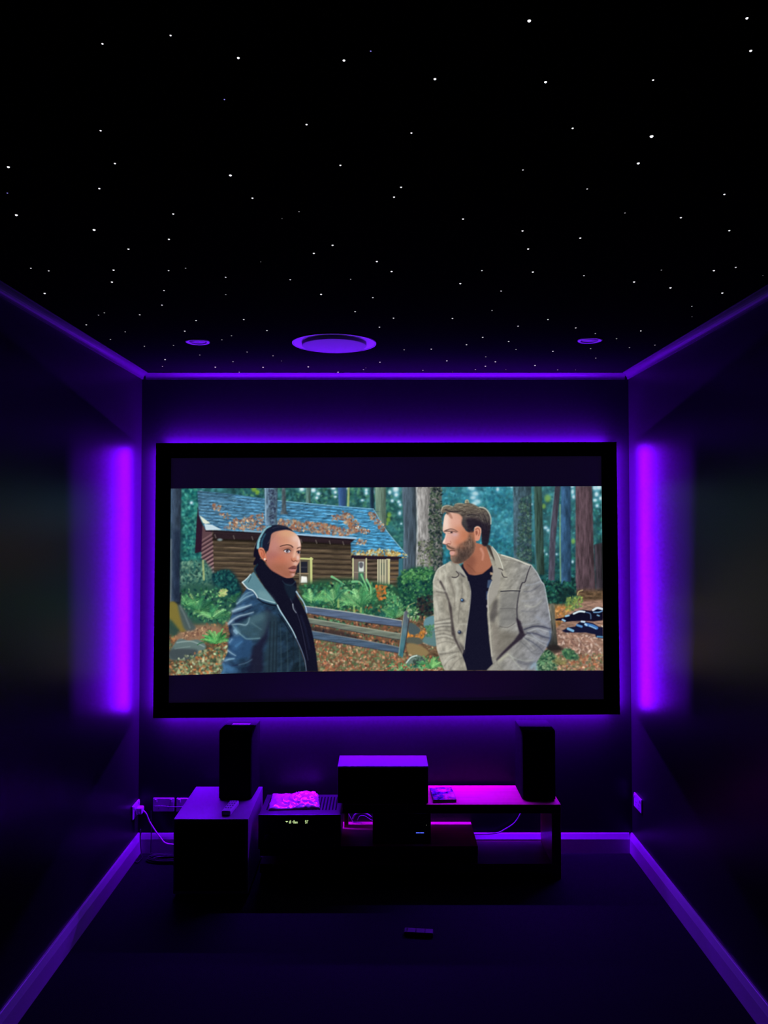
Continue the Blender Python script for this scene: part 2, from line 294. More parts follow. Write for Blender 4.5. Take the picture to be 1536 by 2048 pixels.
    C.fill([(352, 1284), (362, 1278), (378, 1282), (396, 1280), (412, 1292), (404, 1306), (382, 1318), (344, 1320), (340, 1306)], (96, 118, 116), 1, 1, True); C.fill([(340, 1300), (376, 1298), (396, 1302), (384, 1318), (344, 1320)], (58, 66, 72), .8, 2, True); C.line([(354, 1286), (368, 1284), (386, 1284), (408, 1294)], 2.6, (150, 172, 168), .7, 1); C.line([(350, 1298), (380, 1294)], 2, (140, 162, 158), .5, 1)
    C.fern(432, 1288, 46, 42, 20, 160, [(60, 148, 78), (90, 176, 96), (40, 112, 64), (120, 190, 110)], 1.6)
    C.scatter(320, [(352, 1318), (420, 1296), (462, 1294), (452, 1350), (346, 1352)], [(84, 114, 82), (120, 144, 104), (56, 78, 62), (196, 124, 74), (150, 160, 120), (200, 210, 170)], (1, 2.4))
    # litter behind and before the fence
    C.fill([(612, 1222), (800, 1256), (800, 1318), (888, 1330), (888, 1344), (620, 1344)], (112, 84, 62), .75, 3)
    red = [(176, 108, 76), (148, 88, 64), (200, 148, 112), (108, 70, 58), (216, 184, 150), (96, 112, 78), (140, 134, 98), (84, 104, 76)]
    C.scatter(1500, [(618, 1270), (700, 1284), (800, 1308), (890, 1316), (890, 1344), (628, 1344)], red + [(84, 118, 80)], (.9, 2.4)); C.scatter(420, [(614, 1226), (800, 1258), (800, 1300), (700, 1286), (620, 1262)], red[:4] + [(44, 66, 56), (72, 110, 78), (36, 34, 40)], (.9, 2.2))
    C.scatter(120, [(630, 1234), (690, 1244), (690, 1256), (630, 1246)], [(66, 116, 84), (96, 150, 104), (40, 60, 52)], (1, 2.2)); C.fill([(622, 1252), (690, 1264), (730, 1280), (690, 1282), (624, 1266)], (34, 30, 40), .6, 2)
    C.scatter(160, [(800, 1244), (868, 1230), (868, 1300), (806, 1306)], red, (1, 2.2)); C.scatter(90, [(806, 1262), (850, 1258), (850, 1280), (808, 1280)], [(222, 156, 60), (206, 128, 50), (180, 120, 60)], (1, 2.2))
    # fence rails
    def rail(t0, t1, t2, h, col, top):
        a = [t0, t1, t2]; b = [(t2[0], t2[1] + h[2]), (t1[0], t1[1] + h[1]), (t0[0], t0[1] + h[0])]
        m = C.poly(a + b, .6); t = np.array(col, float) * (.75 + .5 * N(30, 2.6, 3)); C.p = C.p * (1 - m[..., None]) + t * m[..., None]
        C.line(b[::-1], 1.6, (36, 40, 54), .6, .7); C.line(a, 2, top, .85, .6)
    rail((622, 1262), (774, 1290), (800, 1296), (15, 13, 11), (72, 92, 114), (120, 130, 134))
    rail((617, 1237), (774, 1264), (801, 1268), (10, 12, 12), (112, 122, 110), (160, 166, 148))
    rail((610, 1213), (700, 1225), (804, 1242), (13, 16, 13), (84, 100, 126), (184, 190, 178))
    C.fill([(820, 1246), (836, 1254), (842, 1262), (832, 1270), (818, 1266)], (72, 88, 92), 1, .8, True); C.fill([(816, 1276), (838, 1276), (848, 1284), (836, 1290), (814, 1286)], (84, 90, 82), 1, .9, True); C.fill([(816, 1288), (842, 1292), (858, 1306), (846, 1314), (818, 1308)], (140, 120, 82), 1, 1.2, True)
    m = C.poly([(809, 1224), (816, 1221), (821, 1226), (815, 1270), (806, 1316), (797, 1311), (803, 1268)], .6); t = C.grad((812, 1222), (800, 1314), (98, 100, 112), (66, 128, 138)) * (.8 + .4 * N(4, 14, 2)); C.p = C.p * (1 - m[..., None]) + t * m[..., None]
    C.line([(809, 1225), (803, 1268), (798, 1310)], 2, (150, 160, 150), .6); C.line([(820, 1230), (814, 1272), (808, 1306)], 2.4, (54, 50, 56), .7)
    C.fill([(850, 1240), (858, 1234), (870, 1234), (872, 1262), (858, 1262), (848, 1252)], (98, 140, 150), 1, 1, True); C.fill([(848, 1276), (862, 1264), (874, 1268), (874, 1292), (856, 1290), (846, 1284)], (92, 126, 128), 1, 1.2, True); C.scatter(40, [(852, 1250), (868, 1250), (866, 1276), (854, 1274)], [(90, 140, 90), (60, 110, 80)], (1, 2))
    C.scatter(60, [(812, 1212), (838, 1216), (838, 1248), (818, 1240)], [(190, 216, 170), (110, 160, 100), (70, 120, 80)], (.9, 2))
    C.line([(813, 1222), (818, 1212), (830, 1206)], 1.6, (150, 160, 110), .8)
    C.fill([(810, 1330), (822, 1314), (838, 1311), (852, 1322), (852, 1336), (826, 1336)], (104, 124, 116), 1, 1, True); C.line([(811, 1330), (822, 1316), (834, 1312)], 2.6, (206, 226, 216), .85, .7); C.scatter(60, [(828, 1314), (850, 1316), (850, 1334), (828, 1334)], [(70, 96, 84), (48, 60, 60)], (1, 2))
    C.fern(862, 1338, 28, 38, 25, 155, [(96, 164, 96), (128, 186, 112), (60, 122, 78)], 2); C.scatter(120, [(776, 1326), (850, 1330), (850, 1343), (776, 1343)], gr + red[:2], (1, 2.2))
    # ---- right ground
    m = C.poly([(1100, 1206), (1212, 1200), (1212, 1345), (1070, 1345)], 2); t = np.array((158, 124, 108)) * (.6 + .75 * N(9, 3, 4)); C.p = C.p * (1 - .95 * m[..., None]) + t * .95 * m[..., None]
    C.scatter(300, [(1108, 1204), (1150, 1204), (1130, 1240), (1108, 1262)], [(176, 116, 66), (206, 150, 90), (120, 96, 60)], (1, 2.2)); C.scatter(500, [(1090, 1310), (1210, 1306), (1210, 1342), (1080, 1342)], red + [(110, 104, 90)], (1, 2.3)); C.scatter(200, [(1112, 1262), (1206, 1276), (1206, 1310), (1112, 1310)], [(190, 156, 138), (120, 90, 82), (214, 190, 176), (140, 104, 90)], (1, 2), 2.4)
    C.fill([(1086, 1166), (1110, 1170), (1150, 1178), (1156, 1206), (1120, 1210), (1094, 1208)], (24, 58, 56), .95, 3); C.scatter(420, [(1084, 1160), (1150, 1166), (1156, 1206), (1094, 1206)], dk + [(36, 110, 96), (14, 30, 36), (60, 120, 96)], (1, 2.4))
    C.fill([(1120, 1176), (1150, 1176), (1150, 1204), (1116, 1206)], (18, 30, 36), .6, 3); C.scatter(140, [(1134, 1196), (1164, 1192), (1168, 1214), (1132, 1226)], [(120, 146, 76), (150, 170, 84), (80, 110, 70)], (1, 2)); C.line([(1156, 1190), (1158, 1184), (1166, 1181)], 2.4, (190, 170, 120), .8)
    m = C.poly([(1100, 1212), (1104, 1208), (1110, 1210), (1112, 1250), (1116, 1290), (1124, 1300), (1100, 1302), (1094, 1296)], .8); t = C.grad((1100, 1210), (1100, 1300), (112, 112, 98), (44, 44, 44)) * (.7 + .6 * N(3, 12, 2)); C.p = C.p * (1 - m[..., None]) + t * m[..., None]
    C.fill([(1096, 1290), (1120, 1292), (1132, 1300), (1110, 1308), (1094, 1304)], (40, 34, 34), .8, 1.6); C.fill([(1074, 1322), (1090, 1302), (1108, 1308), (1116, 1326), (1100, 1342), (1074, 1342)], (70, 104, 78), .97, 2, True); C.scatter(260, [(1074, 1318), (1092, 1300), (1114, 1312), (1114, 1340), (1074, 1342)], [(96, 140, 100), (44, 84, 62), (134, 160, 120), (30, 62, 50)], (1, 2.2))
    C.fill([(1126, 1304), (1136, 1298), (1156, 1310), (1156, 1320), (1134, 1318)], (46, 88, 66), .95, 2, True); C.scatter(90, [(1124, 1302), (1140, 1298), (1158, 1312), (1136, 1320)], [(60, 110, 76), (30, 64, 52), (90, 130, 90)], (1, 2)); C.fern(1122, 1330, 10, 24, 30, 150, [(150, 140, 90), (120, 120, 80)])
    # dark shiny bundles lying on the path
    K = _z(995, 1155, 6.98)
    C.fill(K(810, 585, 930, 560, 1010, 530, 1090, 480, 1200, 455, 1310, 470, 1340, 440, 1420, 420, 1480, 430, 1480, 600, 1340, 618, 1200, 610, 1040, 615, 940, 628, 900, 605, 820, 605), (16, 14, 34), 1, .7); C.fill(K(900, 750, 970, 715, 1000, 700, 1090, 690, 1130, 640, 1190, 610, 1250, 625, 1340, 640, 1420, 690, 1480, 700, 1480, 860, 1380, 840, 1370, 800, 1240, 775, 1100, 775, 960, 775), (20, 22, 50), 1, .7)
    for v, w, c in (((1070, 510, 1150, 478, 1220, 484), 6, (226, 244, 250)), ((960, 545, 1000, 535), 6, (150, 200, 232)), ((915, 595, 945, 610), 6, (160, 206, 236)), ((1340, 460, 1400, 430, 1470, 445), 7, (236, 246, 252)), ((1350, 490, 1420, 490, 1470, 470), 4, (120, 170, 216)), ((1400, 530, 1425, 540), 4, (130, 180, 220)), ((1240, 490, 1300, 510, 1310, 580), 3, (90, 120, 160)),
                    ((1180, 620, 1220, 625), 6, (206, 232, 248)), ((1120, 670, 1180, 690), 7, (96, 150, 206)), ((990, 720, 1060, 750), 8, (130, 186, 226)), ((1240, 660, 1330, 680, 1390, 710), 10, (70, 126, 196)), ((1290, 680, 1380, 720), 3, (160, 206, 236)), ((1400, 830, 1470, 835), 5, (90, 150, 190)), ((1230, 655, 1250, 670), 5, (190, 226, 246)), ((1460, 680, 1478, 690), 3, (226, 226, 206))):
        C.line(K(*v), w / 1.6, c, .92, .8)
    woman(C, N); man(C, N)
    p = C.p + .10 * (C.p - _blur(C.p, 1.2)) * 4.0
    p = np.clip(p + (rs.rand(CH, CW, 1) - .5) * 6, 0, 255) / 255.0
    p = _blur(p, .6)
    return np.where(p <= .04045, p / 12.92, ((p + .055) / 1.055) ** 2.4)

def woman(C, N):
    F = _z(495, 1040, 11.815); A = _z(335, 1155, 6.98); B = _z(555, 1155, 6.98)
    # coat
    def fold(p, w, c, a):
        w = w if isinstance(w, tuple) else (w, w)
        C.line(p, (w[0] * 3.2, w[1] * 3.0), c, a * .30, 2.6); C.line(p, (w[0] * 1.25, w[1] * 1.1), c, a * .72, 1.15)
    coat = A(1040, 60, 1110, 150, 1060, 230, 990, 340, 930, 450, 885, 560, 850, 650, 860, 740, 880, 800, 850, 960, 845, 1040, 800, 1140, 770, 1220, 780, 1290, 740, 1352, 1540, 1352) + B(410, 1318, 380, 1180, 320, 1010, 220, 780, 120, 600, 20, 440, 0, 390) + A(1400, 200)
    m = C.poly(coat, .6)
    t = C.grad((455, 1250), (600, 1300), (42, 72, 104), (28, 44, 58)) * (.5 + 1.0 * N(13, 10, 4, .5))
    C.p = C.p * (1 - m[..., None]) + t * m[..., None]
    C.fill(A(1380, 420, 1450, 470, 1420, 700, 1400, 860, 1330, 1000, 1340, 1330, 1100, 1345, 1150, 1200, 1180, 1020, 1280, 880, 1310, 700), (26, 24, 46), .85, 3); C.fill(A(1420, 470, 1540, 560, 1540, 1340, 1350, 1340, 1370, 1050, 1420, 800), (40, 58, 70), .8, 3)
    for x in (1440, 1490, 1535): C.line(A(x, 620, x - 10, 950, x - 20, 1320), (1.4, 3), (22, 32, 44), .6, 1.2)
    for x in (40, 130, 215, 300): C.line(B(x, 620 + x, x + 10, 950, x + 15, 1310), (1.2, 2.4), (24, 34, 44) if x % 2 else (58, 82, 92), .55, 1.4)
    C.fill(A(1150, 560, 1300, 500, 1420, 470, 1390, 700, 1310, 850, 1130, 860, 1000, 780, 960, 700), (62, 92, 102), .7, 3, True); C.fill(A(870, 850, 1000, 800, 1160, 880, 1180, 1010, 1100, 1130, 900, 1120, 860, 1020), (44, 78, 118), .75, 3, True)
    for v, w, c, a in (((970, 370, 1080, 290, 1200, 240), (2, 1.2), (186, 222, 234), .8), ((1010, 320, 1100, 230, 1190, 200), (1.5, 1), (150, 196, 214), .7), ((915, 475, 1000, 440, 1100, 410, 1170, 385), (3.4, 1), (206, 230, 240), .9), ((930, 510, 1060, 470, 1180, 420), (3, 1), (22, 30, 56), .8),
                       ((855, 650, 920, 590, 1000, 545, 1100, 520, 1200, 490), (3.4, .8), (196, 224, 236), .9), ((960, 610, 1060, 570, 1140, 550), (5, 2), (22, 26, 50), .8), ((905, 662, 1000, 655, 1090, 668, 1130, 630, 1145, 570), (1.6, 1), (176, 210, 220), .85), ((915, 680, 980, 760, 1060, 830, 1120, 862, 1290, 852), (2, 1.2), (130, 172, 178), .8),
                       ((880, 690, 900, 760, 880, 830), (5, 4), (18, 22, 44), .7), ((940, 750, 965, 780), 5, (160, 200, 222), .8), ((870, 910, 900, 870), 2.4, (170, 206, 226), .8), ((845, 1025, 900, 1065, 950, 1095), (2, 1), (176, 212, 230), .8), ((795, 1175, 850, 1150, 930, 1138), (3.4, 1.4), (160, 204, 228), .85), ((790, 1195, 900, 1235, 1020, 1215, 1160, 1160), (4, 1.4), (18, 22, 44), .8),
                       ((780, 1210, 800, 1280, 770, 1345), (4, 5), (84, 132, 172), .7), ((840, 1250, 900, 1290, 960, 1300), (6, 8), (66, 112, 158), .5), ((1000, 1225, 1100, 1195, 1180, 1150), (1.4, 1), (120, 166, 190), .6), ((1180, 640, 1250, 690, 1310, 730), (1.6, 1), (96, 130, 140), .6), ((960, 960, 1040, 900), (5, 2), (84, 138, 184), .6), ((1060, 1300, 1180, 1250), (8, 6), (20, 24, 46), .6)):
        fold(A(*v), w, c, a)
    for v, w, c, a in (((1000, 330, 1100, 250), 9, (92, 130, 150), .5), ((940, 470, 1060, 420), 7, (120, 160, 182), .5), ((1180, 600, 1300, 560), 16, (80, 112, 122), .5), ((900, 900, 1000, 880), 14, (60, 104, 150), .5), ((830, 1230, 880, 1280), 12, (74, 122, 164), .5), ((1250, 1000, 1240, 1280), 16, (30, 34, 54), .5)):
        C.line(A(*v), w, c, a, 4)
    # back hair, scarf
    C.fill(F(240, 480, 200, 580, 150, 780, 150, 870, 195, 900, 150, 1000, 145, 1065, 220, 1060, 300, 960, 270, 690), (18, 16, 34), 1, .7, True); C.line(F(250, 470, 195, 580, 165, 660), (.8, .8), (150, 160, 165), .5)
    scarf = F(150, 1170, 230, 1040, 300, 920, 370, 950, 460, 1090, 600, 1190, 800, 1310, 960, 1370, 1080, 1380, 1150, 1480, 1170, 1560) + B(265, 180, 262, 240, 330, 360, 410, 520, 470, 700, 510, 880, 545, 1080, 570, 1318, 410, 1320, 385, 1180, 320, 1000, 220, 780, 100, 570, 0, 380) + F(400, 1600, 280, 1400)
    C.fill(scarf, (18, 18, 36), 1, .7)
    C.fill(B(100, 90, 260, 130, 255, 240, 210, 330, 140, 240), (24, 38, 54), .8, 1.6, True); C.line(B(70, 50, 120, 100, 200, 110, 255, 60), (1, 2), (44, 66, 84), .7, 1); C.line(F(240, 1060, 170, 1170, 200, 1270), (2, 3), (26, 62, 78), .8, 1.4); C.line(B(180, 300, 280, 520, 350, 760, 430, 1160), (1.2, 1), (64, 66, 92), .7, .6); C.line(B(215, 375, 225, 440, 265, 500), (1.8, 1), (190, 204, 216), .8, .5); C.line(B(330, 540, 400, 760, 450, 1000), (4, 3), (30, 34, 60), .6, 2)
    # collar and lapels
    C.fill(F(20, 1360, 145, 1230, 170, 1260, 280, 1430, 400, 1600) + B(0, 380) + A(1480, 372, 1390, 340, 1290, 300, 1240, 250, 1200, 200, 1130, 160, 1045, 65), (92, 134, 146), 1, .6)
    C.fill(A(1290, 190, 1400, 220, 1500, 350, 1380, 330, 1270, 270), (122, 160, 166), .6, 3, True); C.line(A(1045, 70, 1120, 155, 1190, 185, 1245, 255, 1260, 300), (2.4, 1.6), (224, 240, 242), .9, .5); C.line(A(1050, 70, 1110, 20, 1160, -40), (2, 2), (206, 230, 236), .9, .6); C.line(A(1260, 300, 1330, 350, 1440, 385, 1530, 400), (2.6, 3), (14, 20, 34), .9, .8); C.line(A(1270, 285, 1380, 325, 1500, 355), (1.4, 1.4), (190, 220, 228), .8, .6); C.line(A(1130, 70, 1170, -10), (1.4, 1.4), (40, 60, 72), .7, .6)
    C.line(B(0, 390, 40, 470, 130, 610, 210, 740, 262, 850), (2.4, 1.8), (186, 224, 244), .95, .5); C.line(B(262, 850, 330, 1000, 385, 1160, 405, 1310), (1.6, 1.0), (130, 160, 190), .8, .5); C.line(B(265, 200, 310, 270, 360, 340, 400, 430, 412, 500), (2.6, 1.4), (176, 212, 236), .9, .6)
    C.line(B(20, 520, 70, 590, 150, 720, 240, 860), (1.6, 1.2), (14, 14, 26), .8, .5)
    # head
    face = F(560, 330, 700, 262, 900, 236, 1050, 272, 1160, 350, 1232, 460, 1266, 600, 1258, 700, 1234, 790, 1246, 880, 1243, 950, 1222, 1010, 1190, 1060, 1165, 1110, 1166, 1160, 1148, 1205, 1128, 1260, 1112, 1320, 1060, 1362, 950, 1380, 850, 1350, 720, 1280, 580, 1200, 480, 1090, 420, 950, 440, 800, 480, 720, 530, 560)
    m = C.poly(face, .5, True)
    t = C.grad(F(480, 1000)[0], F(1240, 620)[0], (176, 112, 100), (212, 150, 122))
    C.p = C.p * (1 - m[..., None]) + t * m[..., None]
    keep = C.p.copy()
    D = lambda x, y, rx, ry, c, a, g=0: C.dab(*F(x, y)[0], rx / 11.8, ry / 11.8, c, a, g, 1.0)
    D(1150, 430, 130, 190, (240, 214, 206), .75, .3); D(950, 330, 200, 80, (216, 166, 128), .8); D(640, 620, 120, 200, (194, 136, 130), .6); D(620, 860, 130, 90, (158, 96, 98), .55); D(800, 950, 200, 120, (196, 114, 88), .7); D(760, 1140, 240, 110, (158, 98, 74), .75); D(950, 1290, 160, 90, (152, 92, 70), .7); D(1000, 560, 170, 60, (218, 158, 128), .6)
    D(880, 500, 140, 60, (206, 146, 116), .5); D(1000, 900, 90, 60, (206, 136, 116), .5); D(1110, 850, 40, 110, (232, 186, 160), .8, .1); D(1195, 900, 34, 60, (240, 214, 204), .8); D(1140, 1040, 50, 34, (230, 196, 182), .7); D(1085, 1300, 40, 34, (222, 180, 176), .7); D(1090, 930, 60, 40, (196, 116, 84), .7); D(1230, 560, 30, 110, (246, 228, 226), .6)
    C.p = keep * (1 - m[..., None]) + C.p * m[..., None]
    C.line(F(420, 960, 490, 1100, 600, 1200, 740, 1290, 860, 1352), (1.6, 1.4), (126, 76, 60), .5, .9)
    # features
    C.line(F(775, 630, 860, 605, 950, 592, 1030, 612, 1075, 650), (1.4, 2.4), (58, 36, 34), .9, .5); C.line(F(1180, 676, 1225, 656, 1262, 652), (2, 1.6), (70, 44, 42), .85, .5)
    D(900, 690, 120, 40, (150, 96, 78), .6); D(1000, 700, 60, 60, (120, 74, 60), .55); C.fill(F(862, 735, 905, 712, 965, 706, 1015, 740, 985, 775, 920, 778), (226, 222, 232), .95, .35, True); C.dab(*F(945, 742)[0], 2.7, 2.9, (34, 24, 34), 1); C.dab(*F(958, 752)[0], .8, .8, (230, 236, 250), .9)
    C.line(F(855, 735, 905, 706, 965, 698, 1020, 738), (1.2, 1.8), (30, 18, 24), .9, .4); C.line(F(880, 785, 940, 795, 1000, 775), (1, .8), (140, 90, 84), .6, .5)
    C.fill(F(1175, 770, 1205, 742, 1245, 745, 1238, 800, 1200, 808), (214, 206, 212), .95, .35, True); C.dab(*F(1212, 772)[0], 2.2, 2.7, (28, 22, 30), 1); C.line(F(1165, 762, 1200, 735, 1252, 738), (1.4, 1.4), (30, 18, 24), .9, .4)
    C.line(F(1130, 720, 1115, 820, 1085, 900), (2.4, 1.4), (232, 188, 164), .6, 1); C.line(F(1050, 960, 1090, 985, 1140, 968, 1180, 985), (1.6, 1.2), (92, 46, 36), .85, .5); C.line(F(1040, 920, 1050, 960), (1.4, 1), (140, 84, 66), .7, .6); C.line(F(1190, 960, 1222, 975, 1235, 955), (1.2, .8), (150, 100, 86), .7, .5)
    C.fill(F(958, 1152, 1030, 1110, 1100, 1088, 1140, 1100, 1172, 1112, 1150, 1140, 1060, 1146, 1000, 1160), (116, 66, 62), .95, .4, True); C.fill(F(985, 1165, 1060, 1150, 1150, 1146, 1142, 1166, 1060, 1176), (70, 34, 36), .95, .4, True); C.fill(F(985, 1172, 1060, 1168, 1140, 1172, 1130, 1212, 1060, 1222, 1010, 1205), (192, 128, 122), .95, .5, True); C.line(F(1000, 1235, 1080, 1250, 1120, 1240), (1.8, 2.4), (116, 62, 54), .7, .9)
    # hair and ear
    C.fill(F(500, 172, 600, 128, 740, 122, 880, 148, 1000, 205, 1095, 282, 1000, 250, 900, 238, 760, 258, 640, 290, 570, 345, 545, 450, 520, 580, 500, 700, 470, 745, 410, 720, 330, 652, 245, 690, 246, 560, 290, 400, 380, 262), (24, 28, 48), 1, .7, True)
    C.line(F(250, 660, 262, 540, 300, 420, 370, 300, 450, 205, 560, 150), (5.5, 1.6), (150, 216, 226), .85, 1.2); C.line(F(330, 640, 350, 480, 420, 340), (4, 3), (46, 96, 118), .8, 1.4); C.line(F(300, 440, 390, 415), (.8, .6), (20, 40, 60), .8); C.line(F(280, 545, 380, 545), (.8, .6), (20, 40, 60), .8)
    for k in range(9): C.line(F(480 + k * 16, 560 - k * 30, 560 + k * 22, 520 - k * 30), (1.1, .5), (140, 110, 100), .45, .5)
    C.line(F(600, 200, 760, 165, 920, 190), (1.5, 1), (60, 66, 84), .6, .9)
    C.fill(F(258, 705, 300, 660, 370, 675, 415, 750, 445, 850, 455, 930, 430, 985, 385, 960, 320, 890, 275, 800), (206, 124, 96), 1, .5, True); C.line(F(300, 700, 360, 720, 395, 800, 390, 860), (1.6, 1.2), (130, 62, 46), .8, .7); C.line(F(280, 690, 330, 668, 385, 700), (1.2, 1), (236, 176, 150), .8, .5); C.line(F(340, 780, 350, 860, 400, 900), (2, 1.4), (172, 84, 62), .8, .8)
    C.dab(*F(412, 932)[0], 1.6, 1.8, (255, 240, 226), 1); C.dab(*F(445, 965)[0], 1.2, 1.2, (60, 36, 36), .8)

def man(C, N):
    F = _z(865, 990, 10.97); R3 = _z(775, 965, 6.98); R4 = _z(995, 965, 6.98); R7 = _z(775, 1155, 6.98); R8 = _z(995, 1155, 6.98)
    # neck
    def fold(p, w, c, a):
        w = w if isinstance(w, tuple) else (w, w)
        C.line(p, (w[0] * 3.2, w[1] * 3.0), c, a * .30, 2.6); C.line(p, (w[0] * 1.25, w[1] * 1.1), c, a * .72, 1.15)
    C.fill(R3(1040, 1150, 1540, 1060, 1560, 1420, 1040, 1420), (20, 20, 40), 1, .6)
    C.fill(R3(1180, 830, 1370, 880, 1420, 930, 1500, 1080, 1500, 1180, 1400, 1262, 1280, 1300, 1150, 1300, 1080, 1240, 1060, 1130), (170, 108, 84), 1, .6)
    C.fill(R3(1060, 1130, 1180, 1010, 1240, 1100, 1200, 1200, 1230, 1280, 1130, 1290), (116, 70, 58), .6, 4, True); C.line(R3(1310, 930, 1340, 1000, 1330, 1080), (5, 3), (214, 152, 132), .7, 2); C.line(R3(1120, 1150, 1180, 1200, 1230, 1260), (2.4, 1.4), (120, 72, 56), .6, 1.2); C.line(R3(1240, 1270, 1340, 1260, 1430, 1200), (3, 2), (150, 92, 66), .6, 1.5)
    # shirt
    C.fill(R3(1060, 1180, 1140, 1285, 1220, 1305, 1330, 1280, 1430, 1200, 1500, 1110, 1540, 1100, 1540, 1400, 1000, 1400) + R7(1540, 0, 1540, 1302, 900, 1302, 1000, 700, 1050, 0), (20, 20, 40), 1, .6)
    C.fill(R7(1405, 40, 1460, 35, 1460, 145, 1395, 150), (74, 96, 128), .8, .7); C.fill(R7(1385, 200, 1420, 195, 1420, 310, 1380, 315), (66, 84, 122), .8, .7); C.dab(*R7(1400, 405)[0], 2, 3, (206, 196, 196), .8); C.fill(R3(1435, 1255, 1505, 1270, 1490, 1300, 1440, 1290), (206, 176, 140), .85, .6)
    # jacket body: left front + sleeve, right front + sleeve
    tan, shade, lite = (162, 158, 144), (96, 92, 86), (208, 206, 192)
    left = R3(880, 1100, 800, 1150, 720, 1200, 680, 1260, 640, 1380) + R7(636, 60, 640, 250, 650, 480, 660, 700, 690, 1000, 750, 1180, 800, 1302, 1115, 1302, 1090, 1200, 1050, 1090, 1075, 1000, 1110, 700, 1150, 420, 1165, 200, 1130, 60) + R3(1115, 1330, 1060, 1230, 1000, 1140)
    m = C.poly(left, .6); t = C.grad((868, 1200), (942, 1200), (176, 172, 158), (150, 146, 134)) * (.76 + .48 * N(7, 10, 4)); C.p = C.p * (1 - m[..., None]) + t * m[..., None]
    right = R3(1380, 880, 1440, 880, 1500, 940, 1540, 985) + R4(60, 1010, 240, 1060, 470, 1145, 560, 1260, 620, 1380) + R8(650, 80, 700, 330, 740, 560, 762, 740, 740, 880, 680, 1000, 620, 1080, 545, 1200, 530, 1302, -150, 1302, -60, 1210, -75, 1150, -110, 900, -140, 520, -130, 250, -60, 60) + R3(1450, 1340, 1490, 1250, 1440, 1080)
    m = C.poly(right, .6); t = C.grad((985, 1200), (1100, 1220), (158, 154, 140), (128, 130, 138)) * (.76 + .48 * N(9, 9, 4, .6)); C.p = C.p * (1 - m[..., None]) + t * m[..., None]
    # left sleeve seam and cloth folds
    C.fill(R7(700, 20, 760, 60, 840, 240, 900, 420, 920, 620, 960, 850, 1060, 1080, 1060, 1100, 980, 960, 900, 800, 880, 560, 850, 330, 780, 160), (52, 44, 48), .85, 1.2); C.fill(R7(960, 830, 1030, 980, 1068, 1080, 1090, 1000, 1000, 900), (70, 64, 66), .7, 1.6)
    for v, w, c, a in (((690, 200, 760, 215, 830, 225), (2, 1.4), shade, .8), ((690, 250, 780, 262, 850, 262), (2, 1), (120, 116, 106), .6), ((660, 130, 720, 170, 810, 195), (2.4, 1.4), lite, .6), ((670, 620, 760, 600, 890, 575), (1, 2.2), shade, .7), ((660, 660, 760, 650, 900, 640), (1.2, 2.6), (86, 82, 78), .8), ((660, 720, 760, 690, 900, 690), (1.2, 2.4), (86, 82, 78), .75),
                       ((670, 760, 780, 740, 910, 760), (1, 2.2), shade, .7), ((680, 640, 780, 625, 880, 610), (1.2, 1.8), lite, .7), ((670, 690, 770, 668, 880, 665), (1.2, 1.8), lite, .6), ((680, 810, 790, 790, 920, 830), (1, 2.4), shade, .7), ((690, 860, 800, 840, 930, 880), (1, 2), shade, .6), ((690, 830, 800, 812, 910, 845), (1.2, 1.8), lite, .6), ((710, 930, 820, 900, 950, 930), (1, 1.6), shade, .5),
                       ((730, 1050, 850, 1030, 960, 960), (1.2, 2), lite, .6), ((740, 1080, 860, 1060, 1000, 1040), (1.2, 2), shade, .6), ((790, 1200, 850, 1120, 950, 1070), (1.4, 2), lite, .6), ((800, 1240, 860, 1160, 960, 1110), (1.4, 2.2), shade, .6), ((880, 1290, 960, 1180, 1050, 1120), (2, 1.4), shade, .4), ((820, 1180, 920, 1140), (4, 3), lite, .4),
                       ((660, 300, 690, 420, 700, 520), (5, 4), lite, .5), ((800, 330, 830, 450, 860, 520), (5, 4), (130, 124, 112), .5), ((860, 10, 900, 120, 940, 260, 940, 400), (4, 2), (112, 106, 98), .6), ((950, 10, 980, 160, 960, 330), (5, 3), lite, .45), ((1040, 30, 1050, 200, 1010, 420, 990, 640), (1.6, 1.2), shade, .6), ((1060, 100, 1100, 240, 1080, 420), (4, 3), (186, 182, 168), .6), ((1010, 660, 1080, 655, 1110, 660), (1, 1), lite, .5), ((820, 80, 830, 200), (3, 1.5), lite, .5)):
        fold(R7(*v), w, c, a)
    C.line(R7(1135, 60, 1166, 210, 1150, 430, 1110, 720, 1078, 1010), (1.6, 1.4), lite, .6, .5)
    C.line(R3(800, 1155, 720, 1205, 680, 1265, 645, 1370), (2.4, 1.6), (224, 222, 210), .7, .8); C.line(R3(790, 1230, 820, 1300, 810, 1390), (3, 2), lite, .5, 1.2); C.line(R3(730, 1230, 740, 1300, 720, 1390), (2.4, 2), lite, .5, 1)
    C.fill(R3(880, 1110, 960, 1140, 1000, 1180, 960, 1330, 900, 1320, 930, 1240, 930, 1180), (150, 146, 134), .9, .8, True); C.fill(R3(960, 1150, 1010, 1180, 1060, 1230, 1120, 1330, 1080, 1320, 1020, 1280, 970, 1250), (168, 166, 156), .95, .6); C.line(R3(965, 1245, 1000, 1290, 960, 1330, 905, 1325), (2, 2), (44, 38, 44), .8, .7); C.fill(R3(980, 1240, 1030, 1270, 1100, 1330, 1060, 1320), (36, 30, 44), .8, 1)
